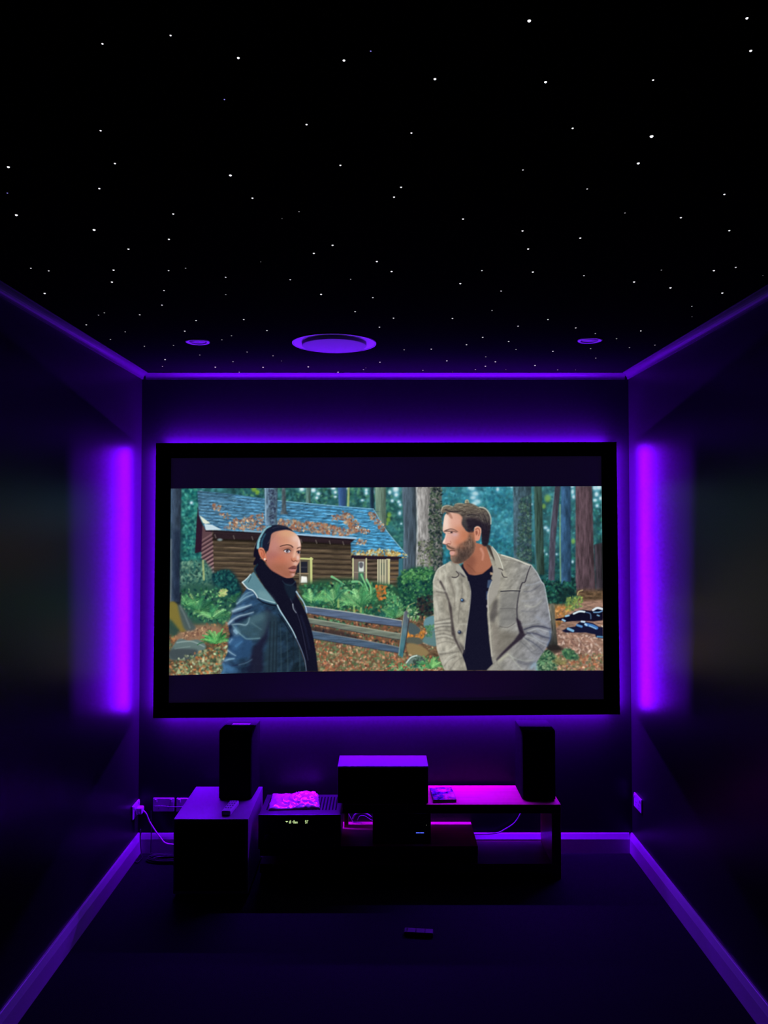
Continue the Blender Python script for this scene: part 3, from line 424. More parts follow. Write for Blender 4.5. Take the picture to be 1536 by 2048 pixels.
    # right front: collar, lapel, pocket, seams
    C.fill(R3(1380, 880, 1430, 880, 1500, 960, 1536, 1100, 1490, 1080, 1420, 960), (52, 44, 42), .9, 1, True); C.fill(R3(1440, 890, 1500, 940) + R4(0, 985, 40, 1060, 80, 1190, 140, 1325, 80, 1310, 60, 1240, 0, 1200) + R3(1500, 1080), (168, 164, 150), 1, .6); C.line(R4(-70, 900, 0, 990, 40, 1080, 80, 1200), (1.4, 1.4), (226, 228, 214), .85, .5); C.line(R4(20, 1205, 60, 1215, 80, 1230), (2.4, 1.4), (34, 28, 34), .9, .6); C.line(R4(60, 1260, 90, 1320, 140, 1328), (2, 1.2), (34, 28, 34), .85, .6)
    C.fill(R4(-60, 1180, 20, 1200, 70, 1230, 50, 1330, 40, 1400) + R8(40, 90, 0, 250, -60, 330, -110, 420, -140, 250, -60, 60), (158, 154, 146), .9, .9); C.line(R8(-70, 60, -130, 260, -110, 600, -75, 1100), (2.6, 2.2), (196, 192, 178), .8, .7); C.fill(R8(-60, 360, 0, 270, 10, 500, -40, 620, -90, 640, -110, 520), (64, 60, 62), .7, 2.4); C.fill(R8(-80, 640, 0, 640, 40, 900, 60, 1060, -20, 1160, -60, 1000), (120, 112, 104), .6, 4)
    C.line(R4(60, 1015, 160, 1045, 290, 1090, 430, 1150, 480, 1160), (2.4, 1.8), (222, 222, 206), .85, .7); C.line(R4(90, 1085, 250, 1105, 380, 1150), (1.2, 1), shade, .5); C.line(R4(470, 1165, 430, 1260, 390, 1390) + R8(345, 90, 300, 250, 275, 480, 305, 700, 350, 770), (1.6, 3.4), (46, 42, 52), .85, .8); C.line(R4(480, 1160, 560, 1270, 620, 1390) + R8(660, 120, 700, 330, 745, 600), (1.6, 1.8), (204, 214, 220), .7, .8)
    C.fill(R8(50, 205, 320, 205, 260, 420, 290, 620, 130, 690, 30, 690, 30, 440), (112, 112, 112), .55, 2.6); C.line(R8(50, 198, 180, 190, 320, 192), 2, (40, 40, 50), .9, .6); C.line(R8(60, 180, 200, 176, 320, 178), 1.4, (176, 174, 160), .6, .6); C.line(R8(40, 440, 200, 435, 270, 450), 1.2, (80, 78, 80), .6, .9); C.line(R8(40, 690, 150, 700, 250, 640), (1.4, 1), (70, 66, 68), .6, .8); C.fill(R8(20, 740, 180, 760, 320, 780, 270, 900, 100, 1060, 40, 1080), (96, 90, 80), .55, 4)
    C.fill(R8(260, 560, 330, 620, 380, 790, 420, 790, 350, 860, 220, 960, 90, 1080, 0, 1180, -20, 1150, 60, 1060, 240, 880, 310, 780), (38, 30, 44), .9, 1.2)
    # right sleeve folds
    for v, w, c, a in (((400, 110, 500, 100, 600, 60), (1.4, 2), (160, 166, 176), .6), ((380, 200, 480, 190, 600, 110), (1.4, 2), (88, 90, 102), .6), ((340, 330, 450, 330, 560, 290), (1.4, 2), (160, 164, 172), .5), ((400, 400, 520, 410, 620, 330), (2, 1.4), (184, 184, 172), .6), ((340, 470, 460, 480, 580, 470), (2, 1.4), (96, 98, 108), .4), ((350, 670, 480, 650, 620, 620), (1.4, 1.6), (160, 164, 170), .5), ((380, 730, 500, 690, 620, 690, 740, 720), (2, 2.6), (44, 46, 66), .85), ((430, 760, 560, 720, 660, 745, 750, 770), (1.4, 1.6), (186, 190, 194), .8),
                       ((420, 780, 540, 790, 640, 830, 730, 850), (2.4, 2.4), (60, 62, 82), .8), ((400, 820, 520, 860, 620, 930, 690, 960), (1.2, 1.4), (176, 180, 182), .75), ((380, 850, 480, 900, 600, 990, 640, 1040), (1.6, 1.6), (70, 74, 90), .7), ((370, 850, 440, 920, 520, 1010), (1.2, 1.2), (170, 172, 168), .7), ((480, 790, 560, 860, 650, 900, 710, 910), (1.4, 1.4), (170, 178, 190), .6), ((560, 730, 640, 800, 730, 830), (1.6, 1.6), (150, 158, 172), .6), ((330, 900, 420, 980, 500, 1060, 600, 1070), (1.4, 1.4), (92, 94, 98), .6),
                       ((160, 1080, 240, 1130, 360, 1165, 500, 1160), (1.4, 1.6), (176, 180, 172), .7), ((300, 1180, 400, 1210, 520, 1200), (5, 4), (82, 84, 96), .5), ((20, 1170, 90, 1120, 150, 1075), (4, 3), (196, 196, 172), .6), ((190, 1100, 260, 1200, 350, 1290), (1.4, 1.4), (186, 188, 176), .6), ((0, 1210, 60, 1280), (2, 1.4), (130, 128, 116), .6), ((740, 760, 745, 850, 700, 960), (3, 2), (70, 92, 130), .6), ((480, 1260, 530, 1210, 545, 1290), (4, 5), (150, 180, 200), .7), ((560, 560, 660, 640, 720, 700), (5, 3), (146, 152, 166), .5)):
        fold(R8(*v), w, c, a)
    for x, y, c in ((1048, 322, (70, 130, 190)), (1010, 768, (70, 84, 116))):
        X_, Y_ = R7(x, y)[0]; C.dab(X_ + 2.4, Y_ + 1.6, 5, 3, (90, 84, 80), .6); C.dab(X_, Y_, 3.6, 3.6, (36, 44, 66), 1); C.dab(X_ - .6, Y_ - .6, 1.8, 1.8, c, 1); C.dab(X_ - 1.2, Y_ - 1.2, .8, .8, (220, 236, 246), .9)
    # head
    face = F(330, 400, 275, 460, 248, 600, 232, 760, 246, 815, 296, 862, 282, 930, 232, 1040, 240, 1072, 302, 1092, 310, 1140, 336, 1190, 388, 1228, 384, 1290, 402, 1330, 406, 1400, 442, 1470, 520, 1508, 640, 1500, 800, 1400, 930, 1240, 960, 1040, 930, 800, 760, 800, 690, 640, 690, 420, 560, 370, 420, 370)
    m = C.poly(face, .5, True); t = C.grad(F(240, 800)[0], F(800, 900)[0], (232, 190, 170), (182, 118, 92)); C.p = C.p * (1 - m[..., None]) + t * m[..., None]
    keep = C.p.copy(); D = lambda x, y, rx, ry, c, a, g=0: C.dab(*F(x, y)[0], rx / 10.97, ry / 10.97, c, a, g, 1.0)
    D(310, 600, 70, 170, (250, 234, 218), .75); D(500, 600, 140, 110, (222, 168, 150), .7); D(600, 760, 100, 80, (208, 142, 114), .7); D(640, 930, 120, 110, (196, 122, 88), .8); D(480, 930, 110, 90, (214, 160, 150), .6); D(330, 980, 50, 90, (228, 172, 162), .7, .4); D(255, 1030, 24, 40, (250, 226, 216), .8); D(560, 1040, 70, 60, (200, 126, 96), .6); D(720, 850, 60, 80, (186, 120, 90), .5)
    C.p = keep * (1 - m[..., None]) + C.p * m[..., None]
    # beard
    keep = C.p.copy()
    b = C.poly(F(310, 1105, 380, 1130, 470, 1165, 530, 1190, 590, 1110, 660, 1060, 740, 1010, 800, 930, 820, 830, 880, 850, 940, 1080, 920, 1240, 800, 1400, 640, 1505, 520, 1512, 440, 1470, 410, 1400, 440, 1360, 520, 1350, 560, 1290, 520, 1230, 420, 1195, 330, 1160), 2.4, True)
    t = np.array((98, 80, 70)) * (.62 + .76 * N(2.4, 4, 2)); C.p = C.p * (1 - .86 * b[..., None]) + t * .86 * b[..., None]
    D(700, 1330, 170, 110, (56, 46, 46), .65, -.6); D(560, 1440, 90, 60, (62, 54, 50), .6); D(470, 1420, 50, 60, (140, 122, 104), .6); D(640, 1130, 70, 50, (150, 100, 78), .5)
    mm = np.maximum(m, b)[..., None]; C.p = keep * (1 - mm) + C.p * mm
    C.fill(F(388, 1262, 440, 1248, 490, 1262, 470, 1310, 410, 1325), (212, 158, 148), .95, .5, True); C.line(F(392, 1232, 440, 1222, 500, 1232), (1.8, 1.2), (74, 34, 34), .9, .5); C.line(F(420, 1345, 470, 1350, 500, 1335), (1.6, 1.2), (110, 74, 66), .7, .7); C.line(F(330, 1120, 400, 1165, 480, 1190), (3.4, 2.2), (92, 64, 52), .75, .9)
    # brow, eye, nose
    C.line(F(270, 800, 320, 775, 400, 752, 480, 765, 560, 812), (2.6, 1.4), (96, 70, 64), .85, .8); C.line(F(300, 800, 380, 800, 450, 800, 530, 820), (2.6, 1.6), (70, 50, 50), .75, 1); C.dab(*F(425, 828)[0], 2.4, 1.5, (34, 26, 32), .95); C.line(F(340, 845, 400, 850, 460, 850), (1, .8), (160, 118, 110), .7, .5); C.line(F(250, 805, 275, 830, 300, 862), (1.8, 1), (196, 128, 104), .6, .7); D(500, 870, 60, 34, (206, 178, 186), .6)
    C.line(F(250, 1078, 300, 1095, 350, 1075, 392, 1082), (1.4, 1.8), (130, 70, 62), .8, .6); C.line(F(400, 1020, 412, 1060, 395, 1085), (1.4, 1), (170, 104, 92), .7, .7); C.line(F(300, 880, 290, 960, 262, 1020), (2.4, 2), (250, 222, 210), .5, .9)
    # ear
    # hair
    hair = F(195, 370, 222, 272, 330, 228, 450, 256, 520, 196, 640, 182, 715, 196, 726, 124, 780, 112, 810, 172, 900, 204, 1030, 268, 1150, 292, 1240, 380, 1288, 500, 1288, 650, 1268, 850, 1222, 1080, 1180, 1132, 1110, 1112, 1085, 1000, 1072, 750, 1000, 690, 925, 722, 905, 820, 830, 830, 760, 800, 712, 740, 650, 640, 668, 520, 600, 430, 500, 400, 400, 388, 340, 440, 285, 380, 240, 420)
    m = C.poly(hair, 1.0, True); t = C.grad(F(800, 180)[0], F(900, 700)[0], (122, 112, 96), (40, 34, 42)) * (.6 + .8 * N(7, 2.2, 3, .5)); C.p = C.p * (1 - m[..., None]) + t * m[..., None]
    rs = C.rs
    for k in range(46):
        x = rs.uniform(250, 1120); y = 250 + rs.uniform(-30, 120) + (x - 250) * .06
        C.line(F(x, y, x + rs.uniform(30, 80), y - rs.uniform(-10, 50), x + rs.uniform(90, 170), y + rs.uniform(0, 70)), (.9, .6), [(150, 140, 118), (112, 102, 90), (52, 44, 46), (166, 158, 134), (86, 78, 72)][rs.randint(5)], .45, .7)
    for k in range(26):
        x = rs.uniform(1000, 1230); y = rs.uniform(330, 600)
        C.line(F(x, y, x + 40, y + 90, x + 55, y + 200), (1, .6), [(128, 122, 108), (38, 34, 44), (96, 92, 88)][rs.randint(3)], .6, .5)
    C.line(F(205, 350, 235, 268, 330, 232, 440, 258), (1.6, 1.2), (206, 196, 172), .75, .7); C.line(F(500, 212, 580, 190, 700, 200), (1.4, 1), (190, 184, 160), .6, .7); C.line(F(728, 170, 740, 122, 785, 118, 805, 170), (2, 1.4), (196, 192, 150), .8, .7); C.line(F(1040, 272, 1150, 296, 1235, 380, 1284, 500, 1288, 640), (2.2, 2.2), (214, 222, 204), .75, .8); C.line(F(300, 330, 420, 370, 560, 372), (3, 2), (36, 30, 38), .7, 1); C.line(F(760, 480, 900, 450, 1000, 480), (1.2, 1), (140, 136, 124), .6, .6); C.line(F(780, 455, 880, 438, 960, 450), (2, 1.6), (26, 22, 32), .8, .8)
    C.fill(F(660, 520, 740, 520, 780, 760, 720, 740, 650, 640), (70, 68, 70), .6, 1.5, True); C.fill(F(760, 520, 1000, 560, 1230, 700, 1230, 1060, 1120, 1060, 1080, 800, 1000, 690, 910, 720, 800, 700), (32, 26, 40), .75, 2, True); C.fill(F(330, 400, 400, 400, 450, 520, 400, 510), (150, 100, 84), .6, .8, True); C.line(F(190, 370, 205, 410), (1, .8), (230, 240, 230), .8)
    C.fill(F(922, 790, 935, 720, 1000, 692, 1062, 730, 1076, 800, 1064, 890, 1035, 990, 975, 1012, 935, 990, 930, 880), (214, 150, 124), 1, .5, True); C.line(F(955, 760, 1010, 740, 1045, 800, 1020, 900), (2, 1.6), (150, 84, 66), .8, .7); C.fill(F(950, 800, 985, 790, 1000, 850, 965, 890), (120, 62, 52), .75, .9, True); C.line(F(935, 725, 1000, 698, 1060, 740, 1070, 830), (1.2, 1.2), (240, 196, 176), .7, .5); C.line(F(945, 960, 985, 985, 1020, 950), (2, 1.6), (222, 140, 120), .7, .8)
    C.fill(F(820, 830, 900, 820, 930, 900, 930, 1020, 870, 960), (168, 108, 80), .6, 1.6, True)

SC = bpy.context.scene
COL = SC.collection
R = math.radians

# ------------------------------------------------------------------ materials
MATS = {}
def mat(name, base, rough=0.5, metal=0.0, spec=0.5, coat=0.0, bump=0.0, bump_scale=200.0, vary=0.0, vary_scale=8.0):
    if name in MATS:
        return MATS[name]
    m = bpy.data.materials.new(name); m.use_nodes = True
    nt = m.node_tree; b = nt.nodes['Principled BSDF']
    b.inputs['Base Color'].default_value = (*base, 1)
    b.inputs['Roughness'].default_value = rough
    b.inputs['Metallic'].default_value = metal
    b.inputs['Specular IOR Level'].default_value = spec
    b.inputs['Coat Weight'].default_value = coat
    tc = nt.nodes.new('ShaderNodeTexCoord')
    if vary:
        n = nt.nodes.new('ShaderNodeTexNoise'); n.inputs['Scale'].default_value = vary_scale; n.inputs['Detail'].default_value = 4
        nt.links.new(tc.outputs['Object'], n.inputs['Vector'])
        mx = nt.nodes.new('ShaderNodeMix'); mx.data_type = 'RGBA'
        mx.inputs['A'].default_value = (*[c * (1 - vary) for c in base], 1)
        mx.inputs['B'].default_value = (*[min(1, c * (1 + vary)) for c in base], 1)
        nt.links.new(n.outputs['Fac'], mx.inputs['Factor'])
        nt.links.new(mx.outputs['Result'], b.inputs['Base Color'])
    if bump:
        n = nt.nodes.new('ShaderNodeTexNoise'); n.inputs['Scale'].default_value = bump_scale; n.inputs['Detail'].default_value = 3
        nt.links.new(tc.outputs['Object'], n.inputs['Vector'])
        bp = nt.nodes.new('ShaderNodeBump'); bp.inputs['Strength'].default_value = bump; bp.inputs['Distance'].default_value = 0.002
        nt.links.new(n.outputs['Fac'], bp.inputs['Height'])
        nt.links.new(bp.outputs['Normal'], b.inputs['Normal'])
    MATS[name] = m
    return m

def emit(name, col, strength, sampling=None):
    m = bpy.data.materials.new(name); m.use_nodes = True
    nt = m.node_tree; nt.nodes.clear()
    o = nt.nodes.new('ShaderNodeOutputMaterial'); e = nt.nodes.new('ShaderNodeEmission')
    e.inputs['Color'].default_value = (*col, 1); e.inputs['Strength'].default_value = strength
    nt.links.new(e.outputs[0], o.inputs[0])
    if sampling:
        m.cycles.emission_sampling = sampling
    MATS[name] = m
    return m

def led_material(name, col, strength, pitch):
    """diode strip: brightness ripples along the strip, one bright chip every `pitch` metres"""
    m = emit(name, col, strength)
    nt = m.node_tree; e = [n for n in nt.nodes if n.type == 'EMISSION'][0]
    tc = nt.nodes.new('ShaderNodeTexCoord'); sp = nt.nodes.new('ShaderNodeSeparateXYZ')
    nt.links.new(tc.outputs['Object'], sp.inputs[0])
    ad = nt.nodes.new('ShaderNodeMath'); ad.operation = 'ADD'
    nt.links.new(sp.outputs['X'], ad.inputs[0]); nt.links.new(sp.outputs['Z'], ad.inputs[1])
    mu = nt.nodes.new('ShaderNodeMath'); mu.operation = 'MULTIPLY'; mu.inputs[1].default_value = 2 * math.pi / pitch
    nt.links.new(ad.outputs[0], mu.inputs[0])
    si = nt.nodes.new('ShaderNodeMath'); si.operation = 'SINE'; nt.links.new(mu.outputs[0], si.inputs[0])
    ma = nt.nodes.new('ShaderNodeMath'); ma.operation = 'MULTIPLY_ADD'
    ma.inputs[1].default_value = 0.75 * strength; ma.inputs[2].default_value = strength
    nt.links.new(si.outputs[0], ma.inputs[0]); nt.links.new(ma.outputs[0], e.inputs['Strength'])
    return m

def wood(name, dark, light, rough):
    m = mat(name, light, rough, coat=0.25)
    nt = m.node_tree; b = nt.nodes['Principled BSDF']
    b.inputs['Coat Roughness'].default_value = 0.25
    tc = nt.nodes.new('ShaderNodeTexCoord'); mp = nt.nodes.new('ShaderNodeMapping')
    mp.inputs['Scale'].default_value = (1.2, 45, 30)
    nt.links.new(tc.outputs['Object'], mp.inputs[0])
    n = nt.nodes.new('ShaderNodeTexNoise'); n.inputs['Scale'].default_value = 2.0; n.inputs['Detail'].default_value = 6; n.inputs['Distortion'].default_value = .6
    nt.links.new(mp.outputs[0], n.inputs['Vector'])
    cr = nt.nodes.new('ShaderNodeValToRGB')
    cr.color_ramp.elements[0].position = .3; cr.color_ramp.elements[0].color = (*dark, 1)
    cr.color_ramp.elements[1].position = .7; cr.color_ramp.elements[1].color = (*light, 1)
    nt.links.new(n.outputs['Fac'], cr.inputs[0]); nt.links.new(cr.outputs[0], b.inputs['Base Color'])
    return m

M_WALL = mat('dark_satin_wall_paint', (0.0115, 0.0115, 0.012), 0.36, spec=0.25, bump=0.10, bump_scale=260)
M_CEIL = mat('black_matt_ceiling_paint', (0.0058, 0.0058, 0.006), 1.0, spec=0.0)
M_TRIM = mat('pale_gloss_trim_paint', (0.48, 0.48, 0.49), 0.32, vary=.06)
M_CORN = mat('grey_cornice_paint', (0.075, 0.075, 0.077), 0.5, spec=.3, vary=.05)
M_CARPET = mat('dark_carpet', (0.010, 0.010, 0.012), 0.95, spec=0.1, bump=0.9, bump_scale=420, vary=.5, vary_scale=160)
M_WHITE = mat('white_plastic', (0.55, 0.55, 0.56), 0.35)
M_WHITECAN = mat('white_light_fitting_enamel', (0.5, 0.5, 0.51), 0.45)
M_DISC = mat('pale_grey_grille_disc', (0.36, 0.36, 0.37), 0.6, spec=.2)
M_DARKCAN = mat('grey_recess', (0.25, 0.25, 0.26), 0.5)
M_VELVET = mat('black_velvet', (0.0015, 0.0015, 0.0018), 1.0, spec=0.0)
M_TAPE = mat('white_strip_backing', (0.3, 0.3, 0.3), 0.6)
M_BLACK = mat('black_matt_vinyl', (0.0035, 0.0035, 0.0037), 0.9, spec=.03, bump=.15, bump_scale=500)
M_SUB = mat('black_satin_lacquer', (0.15, 0.15, 0.155), 0.42, bump=.1, bump_scale=500)
M_GLOSS = mat('black_gloss_lacquer', (0.115, 0.115, 0.12), 0.34)
M_CLOTH = mat('black_speaker_cloth', (0.004, 0.004, 0.0045), 0.95, spec=0.1, bump=.6, bump_scale=900)
M_METAL = mat('black_painted_metal', (0.018, 0.018, 0.02), 0.45, spec=0.5)
M_DEVICE = mat('black_plastic', (0.008, 0.008, 0.009), 0.4)
M_BUTTON = mat('grey_rubber_button', (0.05, 0.05, 0.055), 0.6)
M_REMOTE = mat('grey_satin_plastic', (0.35, 0.35, 0.36), 0.35)
M_STICK = mat('grey_paper_label', (0.10, 0.105, 0.105), 0.7, vary=.5, vary_scale=240)
M_BAG = mat('clear_crinkled_plastic', (0.85, 0.6, 0.7), 0.2, metal=0.3, spec=0.8)
M_WHITECORD = mat('white_cord_rubber', (0.7, 0.7, 0.7), 0.4)
M_GREYCORD = mat('grey_cord_rubber', (0.25, 0.25, 0.26), 0.4)
M_BLACKCORD = mat('black_cord_rubber', (0.01, 0.01, 0.011), 0.45)
M_WOOD = wood('red_brown_timber', (0.58, 0.07, 0.14), (0.74, 0.095, 0.19), 0.35)
M_WOODEDGE = wood('dark_red_timber', (0.14, 0.03, 0.02), (0.22, 0.045, 0.03), 0.4)
LEDC = (0.155, 0.001, 1.0)
M_LED = led_material('purple_light_strip', LEDC, 820.0, 0.0333)
M_DISP = emit('pale_green_display', (0.75, 1.0, 0.45), 0.9, 'NONE')
M_BLUELED = emit('blue_indicator', (0.06, 0.10, 1.0), 3.0, 'NONE')
M_WHITELED = emit('dim_white_indicator', (0.35, 0.35, 0.3), 0.35, 'NONE')
M_STAR = {
    'X': emit('star_brightest', (0.95, 0.95, 1.0), 2.2, 'NONE'), 'L': emit('star_bright', (0.95, 0.95, 1.0), 1.5, 'NONE'),
    'M': emit('star_middling', (0.95, 0.95, 1.0), 1.05, 'NONE'), 'S': emit('star_small', (0.9, 0.9, 0.95), 0.75, 'NONE'),
    'D': emit('star_dim', (0.85, 0.85, 0.9), 0.36, 'NONE'), 'V': emit('star_faint', (0.8, 0.8, 0.85), 0.13, 'NONE'),
    'B': emit('star_bluish', (0.32, 0.28, 1.0), 0.8, 'NONE')}

# ------------------------------------------------------------------ mesh helpers
def box(bm, x0, x1, y0, y1, z0, z1, bev=0.0, seg=2):
    vs = [bm.verts.new((x, y, z)) for z in (z0, z1) for y in (y0, y1) for x in (x0, x1)]
    fs = [(0, 2, 3, 1), (4, 5, 7, 6), (0, 1, 5, 4), (2, 6, 7, 3), (0, 4, 6, 2), (1, 3, 7, 5)]
    faces = [bm.faces.new([vs[i] for i in f]) for f in fs]
    if bev > 0:
        es = list({e for f in faces for e in f.edges})
        bmesh.ops.bevel(bm, geom=es, offset=bev, segments=seg, profile=0.6, affect='EDGES')
    return bm

def prism(bm, poly, axis, a0, a1):
    """poly: 2D outline, swept from a0 to a1 along axis"""
    def P(u, v, a):
        return {'x': (a, u, v), 'y': (u, a, v), 'z': (u, v, a)}[axis]
    A = [bm.verts.new(P(u, v, a0)) for u, v in poly]; B = [bm.verts.new(P(u, v, a1)) for u, v in poly]
    n = len(poly)
    bm.faces.new(A); bm.faces.new(B[::-1])
    for i in range(n):
        j = (i + 1) % n
        bm.faces.new((A[i], B[i], B[j], A[j]))
    bmesh.ops.recalc_face_normals(bm, faces=bm.faces)
    return bm

def lathe(bm, prof, n=48, cx=0, cy=0, close=True):
    """prof: list of (radius, z); turned about the vertical through cx, cy"""
    rings = []
    for r, z in prof:
        if r < 1e-6:
            rings.append([bm.verts.new((cx, cy, z))])
        else:
            rings.append([bm.verts.new((cx + r * math.cos(2 * math.pi * k / n), cy + r * math.sin(2 * math.pi * k / n), z)) for k in range(n)])
    for a, b in zip(rings, rings[1:]):
        for k in range(n):
            l = (k + 1) % n
            if len(a) == 1 and len(b) == 1: continue
            if len(a) == 1: bm.faces.new((a[0], b[k], b[l]))
            elif len(b) == 1: bm.faces.new((a[k], b[0], a[l]))
            else: bm.faces.new((a[k], b[k], b[l], a[l]))
    bmesh.ops.recalc_face_normals(bm, faces=bm.faces)
    return bm

def catmull(pts, per=8):
    P = [Vector(p) for p in pts]
    P = [P[0] * 2 - P[1]] + P + [P[-1] * 2 - P[-2]]
    out = []
    for i in range(1, len(P) - 2):
        for k in range(per):
            t = k / per
            a, b, c, d = P[i - 1:i + 3]
            out.append(0.5 * ((2 * b) + (c - a) * t + (2 * a - 5 * b + 4 * c - d) * t * t + (3 * b - a - 3 * c + d) * t ** 3))
    out.append(P[-2])
    return out

def tube(bm, pts, r, n=8, per=8):
    path = catmull(pts, per)
    rings = []; up = Vector((0.3, 0.2, 1)).normalized()
    for i, p in enumerate(path):
        t = (path[min(i + 1, len(path) - 1)] - path[max(i - 1, 0)]).normalized()
        s = t.cross(up)
        if s.length < 1e-3: s = t.cross(Vector((1, 0, 0)))
        s.normalize(); u = s.cross(t).normalized(); up = u
        rings.append([bm.verts.new(p + r * (math.cos(2 * math.pi * k / n) * s + math.sin(2 * math.pi * k / n) * u)) for k in range(n)])
    for a, b in zip(rings, rings[1:]):
        for k in range(n):
            l = (k + 1) % n
            bm.faces.new((a[k], a[l], b[l], b[k]))
    bm.faces.new(rings[0][::-1]); bm.faces.new(rings[-1])
    bmesh.ops.recalc_face_normals(bm, faces=bm.faces)
    return bm

def ROOT(o):
    while o.parent: o = o.parent
    return o

def obj(name, bm, m, parent=None, smooth=False, local=False):
    me = bpy.data.meshes.new(name)
    if parent is not None and not local:
        bmesh.ops.translate(bm, verts=bm.verts, vec=-ROOT(parent).location)
    bm.to_mesh(me); bm.free()
    me.materials.append(m)
    if smooth:
        for p in me.polygons: p.use_smooth = True
    o = bpy.data.objects.new(name, me); COL.objects.link(o)
    o.parent = parent
    return o

def NB(): return bmesh.new()

def tag(o, label, cat, group=None):
    o['label'] = label; o['category'] = cat
    if group: o['group'] = group
    return o

def thing(name, label, cat, loc, group=None, rz=0.0):
    o = bpy.data.objects.new(name, None); COL.objects.link(o)
    o.location = loc; o.rotation_euler = (0, 0, rz); o.empty_display_size = 0.05
    return tag(o, label, cat, group)

def struct(name, bm, m, label=None, smooth=False):
    o = obj(name, bm, m, None, smooth); o['kind'] = 'structure'
    if label: o['label'] = label
    return o

# ------------------------------------------------------------------ room shell
XL, XR, YB, YF, ZC = -1.2375, 1.271, 3.95, -2.2, 2.437
TH = 0.1
struct('floor', box(NB(), XL - TH, XR + TH, YF - TH, YB + TH, -TH, 0), M_CARPET, 'dark carpeted floor')
struct('ceiling', box(NB(), XL - TH, XR + TH, YF - TH, YB + TH, ZC, ZC + TH), M_CEIL, 'black ceiling dotted with star lights')
struct('wall_back', box(NB(), XL, XR, YB, YB + TH, 0, ZC), M_WALL, 'dark wall behind the projection screen')
struct('wall_front', box(NB(), XL, XR, YF - TH, YF, 0, ZC), M_WALL, 'dark wall behind the camera')
struct('wall_left', box(NB(), XL - TH, XL, YF - TH, YB + TH, 0, ZC), M_WALL, 'dark wall on the left')
struct('wall_right', box(NB(), XR, XR + TH, YF - TH, YB + TH, 0, ZC), M_WALL, 'dark wall on the right')

# skirting: flat face, then a sloping moulded top
def skirt_profile(s):   # (outward, z), s = +1 grows outward
    return [(0, 0), (s * .018, 0), (s * .018, .070), (s * .0165, .073), (s * .0085, .094), (s * .006, .0965), (0, .0965)]
def run(name, prof, axis, a0, a1, m, lab):
    struct(name, prism(NB(), prof, axis, a0, a1), m, lab)
run('baseboard_back', [(YB - u, z) for u, z in skirt_profile(1)], 'x', XL + .018, XR - .018, M_TRIM, 'pale skirting along the back wall')
run('baseboard_left', [(XL + u, z) for u, z in skirt_profile(1)], 'y', YF, YB, M_TRIM, 'pale skirting along the left wall')
run('baseboard_right', [(XR - u, z) for u, z in skirt_profile(1)], 'y', YF, YB, M_TRIM, 'pale skirting along the right wall')
# coved cornice
def cove():
    pts = [(0, ZC), (.040, ZC), (.040, ZC - .003)]
    for k in range(7):
        a = k / 6 * math.pi / 2
        pts.append((.038 - .032 * math.sin(a), ZC - .004 - .0215 * (1 - math.cos(a))))
    pts += [(.006, ZC - .0290), (0, ZC - .0290)]
    return pts
run('trim_1', [(YB - u, z) for u, z in cove()], 'x', XL + .02, XR - .02, M_CORN, 'narrow grey coved cornice along the back wall')
run('trim_2', [(XL + u, z) for u, z in cove()], 'y', YF, YB, M_CORN, 'narrow grey coved cornice along the left wall')
run('trim_3', [(XR - u, z) for u, z in cove()], 'y', YF, YB, M_CORN, 'narrow grey coved cornice along the right wall')

# ------------------------------------------------------------------ projection screen
FY = 3.870
scr = thing('projection_screen', 'large black-framed projection screen showing two people outside a log cabin, purple lit behind', 'projection screen', (0.02, FY, 0.70))
O4 = [(-1.140, 2.0707), (1.183, 2.0758), (1.1888, 0.7114), (-1.1437, 0.6928)]
I4 = [(-1.0642, 1.9949), (1.1070, 2.0050), (1.1097, 0.7858), (-1.0672, 0.7684)]
bm = NB()
for i in range(4):
    j = (i + 1) % 4
    q = [O4[i], O4[j], I4[j], I4[i]]
    A = [bm.verts.new((x, FY, z)) for x, z in q]; B = [bm.verts.new((x, FY + .010, z)) for x, z in q]
    bm.faces.new(A); bm.faces.new(B[::-1])
    for a in range(4):
        b = (a + 1) % 4
        bm.faces.new((A[a], B[a], B[b], A[b]))
bmesh.ops.remove_doubles(bm, verts=bm.verts, dist=1e-5)
bmesh.ops.recalc_face_normals(bm, faces=bm.faces)
obj('frame', bm, M_VELVET, scr)
# the taut screen cloth; the projector's black level leaves it faintly violet
M_SCREEN = mat('grey_screen_cloth', (0.25, 0.25, 0.26), 0.9, spec=.1)
b = M_SCREEN.node_tree.nodes['Principled BSDF']
b.inputs['Emission Color'].default_value = (0.35, 0.18, 1.0, 1); b.inputs['Emission Strength'].default_value = 0.009
M_SCREEN.cycles.emission_sampling = 'NONE'
bm = NB()
A = [bm.verts.new((x, FY + .006, z)) for x, z in I4]; B = [bm.verts.new((x, FY + .010, z)) for x, z in I4]
bm.faces.new(A); bm.faces.new(B[::-1])
for a in range(4):
    b_ = (a + 1) % 4
    bm.faces.new((A[a], B[a], B[b_], A[b_]))
bmesh.ops.recalc_face_normals(bm, faces=bm.faces)
obj('screen_cloth', bm, M_SCREEN, scr)

